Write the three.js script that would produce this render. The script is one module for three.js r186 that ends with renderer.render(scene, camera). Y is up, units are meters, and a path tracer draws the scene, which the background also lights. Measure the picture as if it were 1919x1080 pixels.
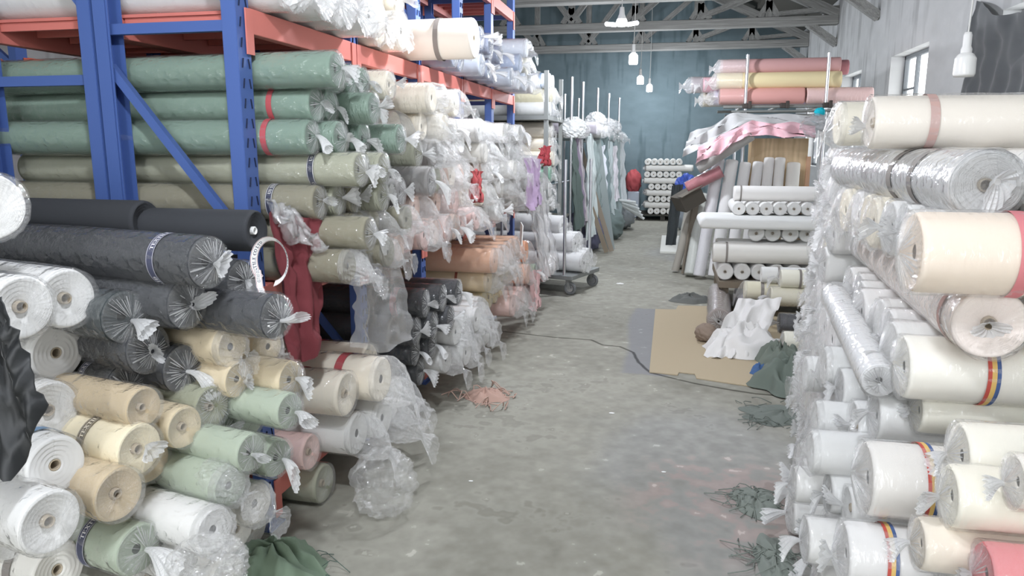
import * as THREE from 'three';
import { mergeGeometries } from 'three/addons/utils/BufferGeometryUtils.js';
import { RoundedBoxGeometry } from 'three/addons/geometries/RoundedBoxGeometry.js';
import { ImprovedNoise } from 'three/addons/math/ImprovedNoise.js';

// ---------------------------------------------------------------- camera, sky, exposure
const scene = new THREE.Scene();
const renderer = new THREE.WebGLRenderer({ antialias: true });
renderer.toneMapping = THREE.LinearToneMapping;
renderer.toneMappingExposure = 0.96;
renderer.shadowMap.enabled = true;
const camera = new THREE.PerspectiveCamera(42.18, 1919 / 1080, 0.05, 200);
camera.rotation.order = 'YXZ';
camera.position.set(0, 1.6, 0);
camera.rotation.set(-0.185, 0.2076, 0);
scene.add(camera);
scene.background = new THREE.Color().setRGB(0.95, 0.98, 1.0);   // even overcast sky
scene.backgroundIntensity = 4.2;
const LAMP = { bulb: 9, near: 15, tube: 15, color: 0xf2f7ff };

// ---------------------------------------------------------------- helpers
const PI = Math.PI, TAU = PI * 2, R = d => d * PI / 180;
function rngOf(seed) { let a = seed >>> 0; return () => { a |= 0; a = a + 0x6D2B79F5 | 0; let t = Math.imul(a ^ a >>> 15, 1 | a); t = t + Math.imul(t ^ t >>> 7, 61 | t) ^ t; return ((t ^ t >>> 14) >>> 0) / 4294967296; }; }
const perlin = new ImprovedNoise();
const nz = (x, y, z = 0.37) => perlin.noise(x + 11.3, y + 5.7, z + 3.1);
const ridge = (x, y, z) => 1 - 2 * Math.abs(nz(x, y, z));
const V = (x, y, z) => new THREE.Vector3(x, y, z);
const taken = new Map();
function numbered(n) { const k = taken.get(n) ?? 0; taken.set(n, k + 1); return k ? `${n}_${String(k).padStart(3, '0')}` : n; }
function tag(o, label, category, group, kind) {
  const w = label.trim().split(/\s+/).length;
  if (w < 4 || w > 16) console.log('LABEL LENGTH', w, label);
  o.userData.label = label;
  if (category) o.userData.category = category;
  if (group) o.userData.group = group;
  if (kind) o.userData.kind = kind;
  return o;
}
function thing(name, label, category, pos = [0, 0, 0], group) {
  const o = new THREE.Group(); o.name = numbered(name); o.position.set(...pos); scene.add(o);
  return tag(o, label, category, group);
}
function mesh(name, geo, mat, parent) {
  const g = Array.isArray(geo) ? merge(geo) : geo;
  const m = new THREE.Mesh(g, mat); m.castShadow = m.receiveShadow = true;
  m.name = parent ? name : numbered(name);
  (parent ?? scene).add(m); return m;
}
function merge(list) {
  const l = list.map(g => { const h = g.index ? g.toNonIndexed() : g; for (const k of Object.keys(h.attributes)) if (!['position', 'normal', 'uv'].includes(k)) h.deleteAttribute(k); return h; });
  return l.length === 1 ? l[0] : mergeGeometries(l);
}
function structure(name, geo, mat, parent) { const m = mesh(name, geo, mat, parent); if (!parent) m.userData.kind = 'structure'; return m; }
const box = (w, h, d, x = 0, y = 0, z = 0) => new THREE.BoxGeometry(w, h, d).translate(x, y, z);
const rbox = (w, h, d, x = 0, y = 0, z = 0, r = 0.006) => new RoundedBoxGeometry(w, h, d, 2, r).translate(x, y, z);
function bar(a, b, w, h) {          // a box of section w (sideways) by h from a to b
  const A = V(...a), B = V(...b), d = B.clone().sub(A), g = new THREE.BoxGeometry(d.length(), h, w);
  const q = new THREE.Quaternion(), yaw = Math.atan2(-d.z, d.x), pit = Math.asin(d.y / d.length());
  q.setFromEuler(new THREE.Euler(0, yaw, pit, 'YZX'));
  return g.applyQuaternion(q).translate(...A.add(B).multiplyScalar(0.5).toArray());
}
function tube(pts, r, rs = 8, ts = 0) { const c = new THREE.CatmullRomCurve3(pts.map(p => V(...p)), false, 'centripetal'); return new THREE.TubeGeometry(c, ts || Math.max(2, pts.length * 4), r, rs, false); }
const pipe = (a, b, r, s = 12) => { const A = V(...a), B = V(...b), d = B.clone().sub(A); const g = new THREE.CylinderGeometry(r, r, d.length(), s); g.applyQuaternion(new THREE.Quaternion().setFromUnitVectors(V(0, 1, 0), d.clone().normalize())); return g.translate(...A.add(B).multiplyScalar(0.5).toArray()); };
function flat(g) { const h = g.index ? g.toNonIndexed() : g; h.computeVertexNormals(); return h; }
function gridGeo(nu, nv, f, closedU = false) {   // f(i, j) -> [x, y, z]; faces wind with u then v
  const pos = [], uv = [], idx = [], W = nu + 1;
  for (let j = 0; j <= nv; j++) for (let i = 0; i <= nu; i++) { pos.push(...f(closedU && i === nu ? 0 : i, j)); uv.push(i / nu, j / nv); }
  for (let j = 0; j < nv; j++) for (let i = 0; i < nu; i++) { const a = j * W + i, b = a + 1, c = a + W, d = c + 1; idx.push(a, b, d, a, d, c); }
  const g = new THREE.BufferGeometry();
  g.setAttribute('position', new THREE.Float32BufferAttribute(pos, 3)); g.setAttribute('uv', new THREE.Float32BufferAttribute(uv, 2)); g.setIndex(idx); g.computeVertexNormals();
  return g;
}
const ORD = ['zeroth', 'first', 'second', 'third', 'fourth', 'fifth', 'sixth', 'seventh', 'eighth', 'ninth', 'tenth', 'eleventh', 'twelfth', 'thirteenth', 'fourteenth', 'fifteenth', 'sixteenth', 'seventeenth', 'eighteenth', 'nineteenth', 'twentieth'];

// ---------------------------------------------------------------- textures
function lattice(seed, n) { const r = rngOf(seed), a = new Float32Array(n * n); for (let i = 0; i < a.length; i++) a[i] = r(); return (x, y) => { const xi = Math.floor(x), yi = Math.floor(y), fx = x - xi, fy = y - yi, sx = fx * fx * (3 - 2 * fx), sy = fy * fy * (3 - 2 * fy), m = v => ((v % n) + n) % n; const p = (i, j) => a[m(j) * n + m(i)]; return (p(xi, yi) * (1 - sx) + p(xi + 1, yi) * sx) * (1 - sy) + (p(xi, yi + 1) * (1 - sx) + p(xi + 1, yi + 1) * sx) * sy; }; }
function fbmTile(seed, base, oct) { const L = []; for (let o = 0; o < oct; o++) L.push([lattice(seed + o * 7, base << o), base << o, 0.5 ** o]); const s = L.reduce((a, l) => a + l[2], 0); return (u, v) => L.reduce((a, [f, n, w]) => a + w * f(u * n, v * n), 0) / s; }
function dataTex(w, h, f, srgb = true) {
  const d = new Uint8Array(w * h * 4);
  for (let j = 0; j < h; j++) for (let i = 0; i < w; i++) { const c = f(i / w, j / h, i, j), k = (j * w + i) * 4; d[k] = c[0]; d[k + 1] = c[1]; d[k + 2] = c[2]; d[k + 3] = 255; }
  const t = new THREE.DataTexture(d, w, h, THREE.RGBAFormat); t.magFilter = THREE.LinearFilter; t.minFilter = THREE.LinearMipmapLinearFilter; t.generateMipmaps = true; t.wrapS = t.wrapT = THREE.RepeatWrapping; if (srgb) t.colorSpace = THREE.SRGBColorSpace; t.needsUpdate = true; return t;
}
const clamp = (x, a = 0, b = 1) => Math.min(b, Math.max(a, x)), sst = (a, b, x) => { const t = clamp((x - a) / (b - a)); return t * t * (3 - 2 * t); };
// floor: one tile covers 4 m across (x -2.4 .. 1.6) by 16 m along (z 2 .. -14)
const fA = fbmTile(11, 4, 6), fB = fbmTile(23, 8, 5), fC = fbmTile(37, 64, 3), fD = fbmTile(51, 3, 4);
const CRACK = [[-1.45, -6.3], [-0.95, -6.18], [-0.62, -6.15], [-0.5, -6.0], [-0.36, -5.98], [-0.25, -5.82], [-0.2, -5.55], [-0.1, -5.3], [0.2, -5.12], [0.6, -4.98], [1.3, -4.93]];
function toCrack(x, z) { let m = 9; for (let k = 0; k + 1 < CRACK.length; k++) { const [ax, az] = CRACK[k], [bx, bz] = CRACK[k + 1], dx = bx - ax, dz = bz - az, t = clamp(((x - ax) * dx + (z - az) * dz) / (dx * dx + dz * dz)); m = Math.min(m, Math.hypot(x - ax - t * dx, z - az - t * dz)); } return m; }
const floorTex = dataTex(1024, 2048, (u, v) => {
  const x = -2.4 + 4 * u, z = 2 - 16 * v;
  const a = fA(u, v * 4 % 1), b = fB(u, v * 4 % 1), c = fC(u, v * 4 % 1), dd = fD(u, v * 2 % 1);
  let g = 150 + (a - 0.5) * 42 + (b - 0.5) * 26 + (c - 0.5) * 30;
  let col = [g + 3, g + 1, g - 10];
  const cool = 0.55 * sst(0.5, 0.75, dd + (a - 0.5) * 0.5);                       // bluish worn cement patches
  col = col.map((q, k) => q * (1 - cool) + (g - [7, 6, 6][k]) * cool);
  const pink = sst(0.75, 0.35, Math.hypot((x - 0.28) / 0.75, (z + 3.35) / 1.0)) * sst(0.42, 0.6, b + (c - 0.5) * 0.8);   // rusty scuffs
  col = [col[0] + 7 * pink, col[1] - 5 * pink, col[2] - 5 * pink];
  const patch = sst(0.03, -0.03, Math.max(Math.abs(x + 0.14) - 0.16 + (a - 0.5) * 0.12, Math.abs(z + 6.4) - 1.1 + (b - 0.5) * 0.3));  // grey cement repair by the crack
  col = col.map((q, k) => q * (1 - 0.8 * patch) + [134, 135, 139][k] * 0.8 * patch);
  const dark = sst(0.7, 0.8, b + (c - 0.5) * 0.5) * 22; col = col.map(q => q - dark);
  const speck = c > 0.83 ? 26 : 0; col = col.map(q => q + speck);
  const k = Math.abs(x + 0.5) < 2.2 ? toCrack(x + (b - 0.5) * 0.05, z + (a - 0.5) * 0.08) : 9, cr = sst(0.018, 0.004, k) * 75;
  return col.map(q => clamp(q - cr, 0, 255));
});
const floorBump = dataTex(512, 512, (u, v) => { const q = 255 * clamp(0.5 + (fB(u, v) - 0.5) * 0.9 + (fC(u, v) - 0.5) * 0.5); return [q, q, q]; }, false);
// plaster with dark water streaks
const pA = fbmTile(71, 4, 6), pB = fbmTile(83, 32, 4), pL = lattice(97, 64), pM = lattice(99, 256);
const plasterTex = dataTex(1024, 512, (u, v) => {
  const a = pA(u, v), c = pB(u, v); let g = 208 + (a - 0.5) * 36 + (c - 0.5) * 16;
  const s = pL(u * 44, v * 5) * 0.6 + pM(u * 150, v * 14) * 0.4, run = sst(0.55, 1.0, s + (a - 0.5) * 1.1);
  g -= run * 28; return [g, g + 1, g + 1].map(q => clamp(q, 0, 255));
});
const backTex = dataTex(1024, 512, (u, v) => {
  const a = pA(u, v), c = pB(u, v); let g = (a - 0.5) * 34 + (c - 0.5) * 14; const s = pL(u * 44 + 9, v * 5) * 0.6 + pM(u * 150, v * 14) * 0.4; g -= sst(0.55, 1.0, s + (a - 0.5)) * 24;
  return [112 + g, 129 + g, 135 + g].map(q => clamp(q, 0, 255));
});
const concTex = dataTex(512, 512, (u, v) => { const q = 150 + (pA(u, v) - 0.5) * 60 + (pB(u, v) - 0.5) * 70; return [q, q, q - 3].map(x => clamp(x, 0, 255)); });
const woodTex = dataTex(256, 512, (u, v) => { const w = pL(u * 24 + pA(u, v) * 3, v * 2), q = (w - 0.5) * 34 + (pB(u, v * 0.25) - 0.5) * 20, k = sst(0.06, 0.02, Math.hypot((u - 0.42) * 1, (v - 0.65) * 2)) * 60 + sst(0.05, 0.02, Math.hypot(u - 0.7, (v - 0.3) * 2)) * 50; return [206 + q - k, 182 + q - k, 148 + q - k].map(x => clamp(x, 0, 255)); });
const cr1 = fbmTile(131, 5, 4);
const crinkle = dataTex(256, 256, (u, v) => { const q = 255 * (1 - Math.abs(2 * cr1(u, v) - 1)) ** 2; return [q, q, q]; }, false);
crinkle.repeat.set(3, 7);
function textBand(bg, fg, line, words) {
  const c = document.createElement('canvas'); c.width = 1024; c.height = 64; const x = c.getContext('2d');
  x.fillStyle = bg; x.fillRect(0, 0, 1024, 64); x.fillStyle = line; x.fillRect(0, 3, 1024, 4); x.fillRect(0, 57, 1024, 4);
  x.fillStyle = fg; x.font = 'bold 40px serif'; x.textBaseline = 'middle'; x.textAlign = 'left';
  for (let k = 0; k < 2; k++) x.fillText(words, 20 + k * 512, 34);
  const t = new THREE.CanvasTexture(c); t.colorSpace = THREE.SRGBColorSpace; t.wrapS = THREE.RepeatWrapping; return t;
}
// ---------------------------------------------------------------- materials
const std = (color, roughness = 0.9, o = {}) => new THREE.MeshStandardMaterial({ color, roughness, ...o });
const film = (transmission, roughness, color = 0xffffff, bump = 0.002) => new THREE.MeshPhysicalMaterial({ color, transmission, roughness, thickness: 0, ior: 1.5, side: THREE.DoubleSide, bumpMap: crinkle, bumpScale: bump });
const M = {
  floor: std(0xffffff, 0.82, { map: floorTex, bumpMap: floorBump, bumpScale: 0.004 }),
  plaster: std(0xffffff, 0.95, { map: plasterTex }), backWall: std(0xffffff, 0.95, { map: backTex }),
  concrete: std(0xffffff, 0.95, { map: concTex, bumpMap: concTex, bumpScale: 0.01 }), roof: std(0x55544f, 0.95, { bumpMap: concTex, bumpScale: 0.01 }),
  blue: std(0x4a64a2, 0.5), orange: std(0xd9694e, 0.6), red: std(0xd27a70, 0.55), slot: std(0x14203c, 0.9),
  steel: std(0xd8dade, 0.28, { metalness: 0.9 }), darkSteel: std(0x4a4440, 0.55, { metalness: 0.5 }), frame: std(0x6f7478, 0.6), galv: std(0x8f9290, 0.5, { metalness: 0.4 }),
  rubber: std(0x6d6f70, 0.7), white: std(0xeeeeec, 0.7), cord: std(0xd8d8d4, 0.6), glass: new THREE.MeshPhysicalMaterial({ color: 0xffffff, transmission: 1, roughness: 0.02, thickness: 0 }),
  card: std(0xb5a68c, 0.95, { bumpMap: concTex, bumpScale: 0.002 }), ply: std(0xffffff, 0.8, { map: woodTex }), board: std(0xdcdcd6, 0.8), greyBoard: std(0x9a948a, 0.9), core: std(0xb3a692, 0.95), coreDark: std(0x5a5046, 0.95),
  clear: film(0.9, 0.11), milky: film(0.7, 0.15), bag: film(0.8, 0.1, 0xffffff, 0.004), sleeve: film(0.955, 0.12, 0xffffff, 0.006), greyFilm: film(0.88, 0.18, 0xf0f1f2, 0.005), crease: film(0.35, 0.25), knot: film(0.45, 0.2), sheet: film(0.86, 0.12),
};
const fab = new Map();
const fabric = hex => { if (!fab.has(hex)) { const c = new THREE.Color(hex); if (c.getHSL({}).l > 0.85) c.multiplyScalar(0.87); fab.set(hex, std(c, 0.92)); }; return fab.get(hex); };
const bandMat = {
  text: std(0xffffff, 0.7, { map: textBand('#4a4d63', '#e9e7e6', '#c9c7cc', 'TEXTILE CO LTD') }), paper: std(0xffffff, 0.7, { map: textBand('#3c3f52', '#f1efe9', '#f1efe9', 'US TEXTILE CO') }),
  ltd: std(0xffffff, 0.7, { map: textBand('#2f3f7c', '#efefef', '#cfd3e4', 'CO  LTD  CO  LTD') }), brown: std(0xffffff, 0.7, { map: textBand('#6d6456', '#efe6d2', '#b9ad96', 'TEXTILE CO LTD') }),
  red: std(0xb9545a, 0.6), pink: std(0xd9858a, 0.7), grey: std(0x8b8580, 0.7), tan: std(0xc6a49c, 0.8), blue: std(0x6d8cab, 0.6), wine: std(0x9b5a4a, 0.8),
};
const stripes = dataTex(4, 16, (u, v, i, j) => j < 5 ? [196, 84, 74] : j < 11 ? [224, 188, 112] : [74, 98, 148]); stripes.magFilter = THREE.NearestFilter;
bandMat.rainbow = std(0xffffff, 0.7, { map: stripes });

// ---------------------------------------------------------------- fabric rolls
// Each roll's own frame: +x points out of the end that faces the viewer, y up; the visible end's centre is the origin.
function rollBody(r, len, rng, q, recess) {
  const seg = [14, 24, 40][q], s0 = rng() * 50, pts = [], rc = r * 0.19, rings = [2, 5, 9][q];
  for (let k = 0; k <= rings; k++) { const t = k / rings; pts.push([(k % 2 ? 0.0035 : -0.0015) + recess * (1 - t) * -0.02, rc + (r * 0.9 - rc) * t]); }
  pts.push([-0.004, r * 0.97], [-0.014, r]);
  const st = [2, 5, 9][q]; for (let k = 1; k <= st; k++) pts.push([-0.014 - (len - 0.03) * k / st, r * (1 + 0.012 * (rng() - 0.5))]);
  pts.push([-len, r * 0.95], [-len, 0.001]);
  const g = gridGeo(seg, pts.length - 1, (i, j) => { const a = -i / seg * TAU, [x, rad] = pts[j], w = j > rings ? 1 + 0.03 * nz(Math.cos(a) * 1.3 + s0, Math.sin(a) * 1.3, x * 1.6) : 1; return [x, Math.cos(a) * rad * w, Math.sin(a) * rad * w]; }, true);
  return g;
}
function coreGeo(r) { const rc = r * 0.2, ri = rc * 0.74, L = 0.06; const P = [[-L, ri], [-0.006, ri], [-0.004, (ri + rc) / 2], [-0.006, rc], [-L, rc]]; return gridGeo(14, P.length - 1, (i, j) => { const a = i / 14 * TAU, [x, q] = P[j]; return [x, Math.cos(a) * q, Math.sin(a) * q]; }, true); }
const plugGeo = r => new THREE.CircleGeometry(r * 0.18, 12).rotateY(PI / 2).translate(-0.05, 0, 0);
// film drawn together over the end: a pleated cap, the white creases of its folds, and a knot with a ruffled tail
function tiedFilm(r, rng, q, tail = 1, amp = 1) {
  const N = [24, 44, 72][q], T = [1.0, 0.97, 0.85, 0.66, 0.44, 0.25, 0.1], ky = (rng() - 0.55) * 0.34 * r, kz = (rng() - 0.5) * 0.34 * r, wv = [], ja = [], pro = r * (0.14 + 0.22 * rng()) * Math.max(0.4, amp);
  for (let i = 0; i < N; i++) { wv.push((i % 2 ? 1 : -1) * (0.3 + 0.9 * rng())); ja.push((rng() - 0.5) * 0.9); }
  const at = (i, t, up = 0) => { const a = -(i + ja[i]) / N * TAU, w = wv[i] * r * 0.07 * amp * Math.min(1, 3.2 * t * (1.08 - t)), x = 0.006 + r * 0.03 + pro * (1 - t) ** 1.5 + w + up; return [x, Math.cos(a) * r * t * 1.03 + ky * (1 - t), Math.sin(a) * r * t * 1.03 + kz * (1 - t)]; };
  const cap = [flat(gridGeo(N, T.length - 1, (i, j) => at(i, T[j]), true))], creases = [], knot = [];
  if (q > 0) for (let i = 1; i < N; i += 2) {
    if (rng() < 0.25) continue; const t0 = 1.0 - rng() * 0.35, t1 = 0.1 + rng() * 0.35, w = (0.0015 + 0.0045 * rng() ** 2) * (q > 1 ? 1 : 1.8);
    creases.push(gridGeo(1, 3, (u, k) => { const t = t0 + (t1 - t0) * k / 3, p = at(i, t, 0.0015), a = -(i + ja[i]) / N * TAU, s = (u - 0.5) * w * r / 0.075 * (0.35 + 0.65 * Math.sin(PI * (k + 0.6) / 4)) * Math.min(1, t * 2); return [p[0], p[1] - Math.sin(a) * s, p[2] + Math.cos(a) * s]; }));
  }
  if (tail > 0) {
    const K = [12, 18, 26][q], J = 6, L = r * (0.5 + 0.5 * rng()) * tail, ty = (rng() - 0.75) * 1.5, tz = (rng() - 0.5) * 1.6, fl = 0.5 + 0.35 * rng(), rot = rng() * PI, x0 = 0.006 + r * 0.03 + pro * 0.82, rf = []; for (let i = 0; i < K; i++) rf.push((i % 2 ? 1 : -1) * (0.4 + 0.9 * rng()));
    knot.push(flat(gridGeo(K, J, (i, j) => { const s = j / J, a = i / K * TAU, rr = r * (0.09 - 0.12 * s * (1 - s) + fl * s ** 1.3 * 0.8), cy = Math.cos(a) * rr * (1 - 0.6 * s), cz = Math.sin(a) * rr, y = cy * Math.cos(rot) - cz * Math.sin(rot), z = cy * Math.sin(rot) + cz * Math.cos(rot); return [x0 + L * s + rf[i] * r * 0.07 * s, ky + y + ty * L * s * s, kz + z + tz * L * s * 0.8]; }, true)));
  }
  return { cap, creases, knot };
}
// a loose bag end: crumpled film sagging past the end of the roll, gathered and tied farther out
function looseFilm(r, rng, q, drop = 1, long = 1) {
  const N = [16, 30, 46][q], J = [7, 12, 18][q], s0 = rng() * 90, L = r * (1.3 + 0.9 * rng()) * long, side = (rng() - 0.5) * 1.0 * r;
  return { creases: [], knot: [], cap: [flat(gridGeo(N, J, (i, j) => {
    const s = j / J, a = -i / N * TAU, neck = s < 0.72 ? 1.03 - 0.9 * (s / 0.72) ** 2.2 : 0.13 + 0.5 * ((s - 0.72) / 0.28) ** 1.2, cr = Math.min(s * 3, 1) * (0.3 * neck + 0.05) * (0.6 * ridge(Math.cos(a) * 2.6 + s0, Math.sin(a) * 2.6, s * 2.6) + 0.5 * nz(Math.cos(a) * 6 + s0, Math.sin(a) * 6, s * 9)), rad = r * (neck + cr), x = -0.02 + L * s * (1 - 0.2 * s * drop);
    return [x + r * 0.1 * s * nz(Math.cos(a) * 3, Math.sin(a) * 3 + s * 5, s0), Math.cos(a) * rad - r * 1.3 * drop * s * s, Math.sin(a) * rad + side * s * s];
  }, true))] };
}
function sleeveGeo(r, len, rng, q) { const N = [14, 26, 44][q], J = [3, 8, 16][q], s0 = rng() * 70; return gridGeo(N, J, (i, j) => { const a = -i / N * TAU, x = 0.008 - (len + 0.008) * j / J, w = r + 0.004 + r * 0.05 * Math.max(0, ridge(Math.cos(a) * 2.6 + s0, Math.sin(a) * 2.6, x * 3.1)) ** 3; return [x, Math.cos(a) * w, Math.sin(a) * w]; }, true); }
const END = { tied: 'tied', taut: 'taut', loose: 'loose', bare: 'bare', open: 'open' };
let rollSeed = 1;
/* o: p end centre, yaw/pitch of the outward axis in degrees, r, len, c colour, end, band [kind, distance from end, width], q detail 0-2, name, label, group */
function roll(o) {
  const rng = rngOf(7919 * rollSeed++), { r, len = 1.55, q = 1, end = 'tied' } = o;
  const t = thing(o.name, o.label, 'fabric roll', o.p, o.group);
  t.rotation.order = 'YZX'; t.rotation.set(0, R(-(o.yaw ?? 0)), R(o.pitch ?? 0));
  mesh('fabric', rollBody(r, len, rng, q, end === 'bare' || end === 'taut' ? 1 : 0.3), fabric(o.c), t);
  if (end === 'bare' || end === 'taut' || end === 'open') { mesh('core', [coreGeo(r), plugGeo(r)].map(flat), o.coreMat ?? M.core, t); }
  const fm = o.film ?? (end === 'loose' ? M.bag : M.clear), dark = new THREE.Color(o.c).getHSL({}).l < 0.3;
  const f = end === 'tied' ? tiedFilm(r, rng, q, o.tail ?? 1) : end === 'taut' ? tiedFilm(r, rng, q, o.tail ?? 0, 0.5) : end === 'loose' ? looseFilm(r, rng, q, o.drop ?? 1, o.long ?? 1) : { cap: [], creases: [], knot: [] };
  if (end !== 'bare' && !o.noSleeve && q > 0) mesh('film', sleeveGeo(r, Math.min(len, o.sleeve ?? len), rng, q), o.film ?? M.sleeve, t);
  if (f.cap.length) { const e = mesh('film_end', merge(f.cap), fm, t); if (f.creases.length && (end === 'tied' || dark)) mesh('creases', merge(f.creases), M.crease, e).userData.kind = 'stuff'; if (f.knot.length) mesh('knot', merge(f.knot), M.knot, e); }
  if (o.band) {
    const bands = Array.isArray(o.band[0]) ? o.band : [o.band];
    for (const [kind, at, w = 0.03, arc] of bands) {
      const n = [14, 24, 40][q], rb = r * 1.025 + 0.0035;
      mesh('band', gridGeo(n, 1, (i, j) => { const a = arc ? -0.75 - arc * i / n : -i / n * TAU + 1.2; return [-at - w * j, Math.cos(a) * rb, Math.sin(a) * rb]; }, false), bandMat[kind], t);
    }
  }
  return t;
}
// ---------------------------------------------------------------- the hall
const XR = 2.75, XL = -6.6, ZB = -18.6, ZF = 3.6, EAVE = 4.15, RIDGE = 6.3, XM = (XR + XL) / 2;
function planeUV(g, f) { const p = g.attributes.position, u = g.attributes.uv; for (let i = 0; i < p.count; i++) u.setXY(i, ...f(p.getX(i), p.getY(i), p.getZ(i))); return g; }
structure('floor', planeUV(box(XR - XL + 0.8, 0.2, ZF - ZB + 0.8, XM, -0.1, (ZF + ZB) / 2), (x, y, z) => [(x + 2.4) / 4, (2 - z) / 16]), M.floor);
// right wall with its row of windows
const WIN = [[-2.3, -3.9], [-5.9, -7.5], [-9.42, -10.93], [-12.5, -13.85], [-15.6, -17.0]], SILL = 1.25, HEAD = 2.77, WT = 0.24;
{
  const g = [box(WT, SILL, ZF - ZB, XR + WT / 2, SILL / 2, (ZF + ZB) / 2), box(WT, EAVE - HEAD, ZF - ZB, XR + WT / 2, (EAVE + HEAD) / 2, (ZF + ZB) / 2)];
  let z0 = ZF; for (const [a, b] of [...WIN, [ZB, ZB]]) { g.push(box(WT, HEAD - SILL, z0 - a, XR + WT / 2, (HEAD + SILL) / 2, (z0 + a) / 2)); z0 = b; }
  structure('wall_right', planeUV(merge(g), (x, y, z) => [z / 9, y / 4.4]), M.plaster);
  WIN.forEach(([a, b], n) => {
    const w = new THREE.Group(); w.name = `window_${n + 1}`; w.userData = { kind: 'structure' }; w.position.set(XR + WT - 0.05, SILL, (a + b) / 2); scene.add(w);
    const W = a - b, Hh = HEAD - SILL, fr = 0.045;
    mesh('frame', [box(fr, fr, W, 0, fr / 2, 0), box(fr, fr, W, 0, Hh - fr / 2, 0), box(fr, Hh, fr, 0, Hh / 2, W / 2 - fr / 2), box(fr, Hh, fr, 0, Hh / 2, -W / 2 + fr / 2)], M.frame, w);
    for (const k of [-1, 1]) mesh('mullion', box(fr, Hh - 2 * fr, fr * 0.8, 0, Hh / 2, k * W / 6), M.frame, w);
    mesh('glazing_bar', box(fr * 0.6, fr * 0.5, W / 3, 0, Hh * 0.72, -W / 3), M.frame, w);
    for (const k of [-1, 0, 1]) mesh('pane', box(0.004, Hh - 2 * fr, W / 3 - fr, 0.004, Hh / 2, k * W / 3), M.glass, w);
  });
}
structure('wall_back', planeUV(merge([box(XR - XL + 0.8, EAVE, 0.25, XM, EAVE / 2, ZB - 0.125), (() => { const s = new THREE.Shape([[XL, EAVE], [XR, EAVE], [XM, RIDGE]].map(p => new THREE.Vector2(...p))); return new THREE.ExtrudeGeometry(s, { depth: 0.25, bevelEnabled: false }).translate(0, 0, ZB - 0.25); })()]), (x, y, z) => [x / 8, y / 4.4]), M.backWall);
structure('wall_left', planeUV(box(0.25, EAVE, ZF - ZB, XL - 0.125, EAVE / 2, (ZF + ZB) / 2), (x, y, z) => [z / 9, y / 4.4]), M.plaster);
// wall behind the photographer with the open loading door that the daylight comes through
const DOOR = [-3.2, 1.9, 3.4];
{
  const gable = new THREE.ExtrudeGeometry(new THREE.Shape([[XL, EAVE], [XR, EAVE], [XM, RIDGE]].map(p => new THREE.Vector2(...p))), { depth: 0.25, bevelEnabled: false }).translate(0, 0, ZF);
  structure('wall_front', planeUV(merge([box(DOOR[0] - XL, EAVE, 0.25, (DOOR[0] + XL) / 2, EAVE / 2, ZF + 0.125), box(XR - DOOR[1], EAVE, 0.25, (XR + DOOR[1]) / 2, EAVE / 2, ZF + 0.125), box(DOOR[1] - DOOR[0], EAVE - DOOR[2], 0.25, (DOOR[0] + DOOR[1]) / 2, (EAVE + DOOR[2]) / 2, ZF + 0.125), gable]), (x, y, z) => [x / 8, y / 4.4]), M.plaster);
  structure('ground_outside', box(60, 0.2, 30, 0, -0.15, ZF + 15.45), std(0x9b988f, 0.95));
}
// roof boards, purlins
for (const s of [-1, 1]) {
  const x0 = s < 0 ? XL - 0.4 : XR + 0.4, slope = (RIDGE - EAVE) / (XR - XM), y0 = EAVE - 0.4 * slope;
  const L = Math.hypot(x0 - XM, RIDGE - y0);
  structure(s < 0 ? 'ceiling' : 'ceiling_001', bar([x0, y0 + 0.06, (ZF + ZB) / 2], [XM, RIDGE + 0.06, (ZF + ZB) / 2], ZF - ZB + 1.2, 0.1), M.roof);
  for (let k = 1; k < 7; k++) { const t = k / 7, x = x0 + (XM - x0) * t, y = y0 + (RIDGE - y0) * t - 0.06; structure('purlin', box(0.08, 0.1, ZF - ZB, x, y, (ZF + ZB) / 2), M.roof); }
}
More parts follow.
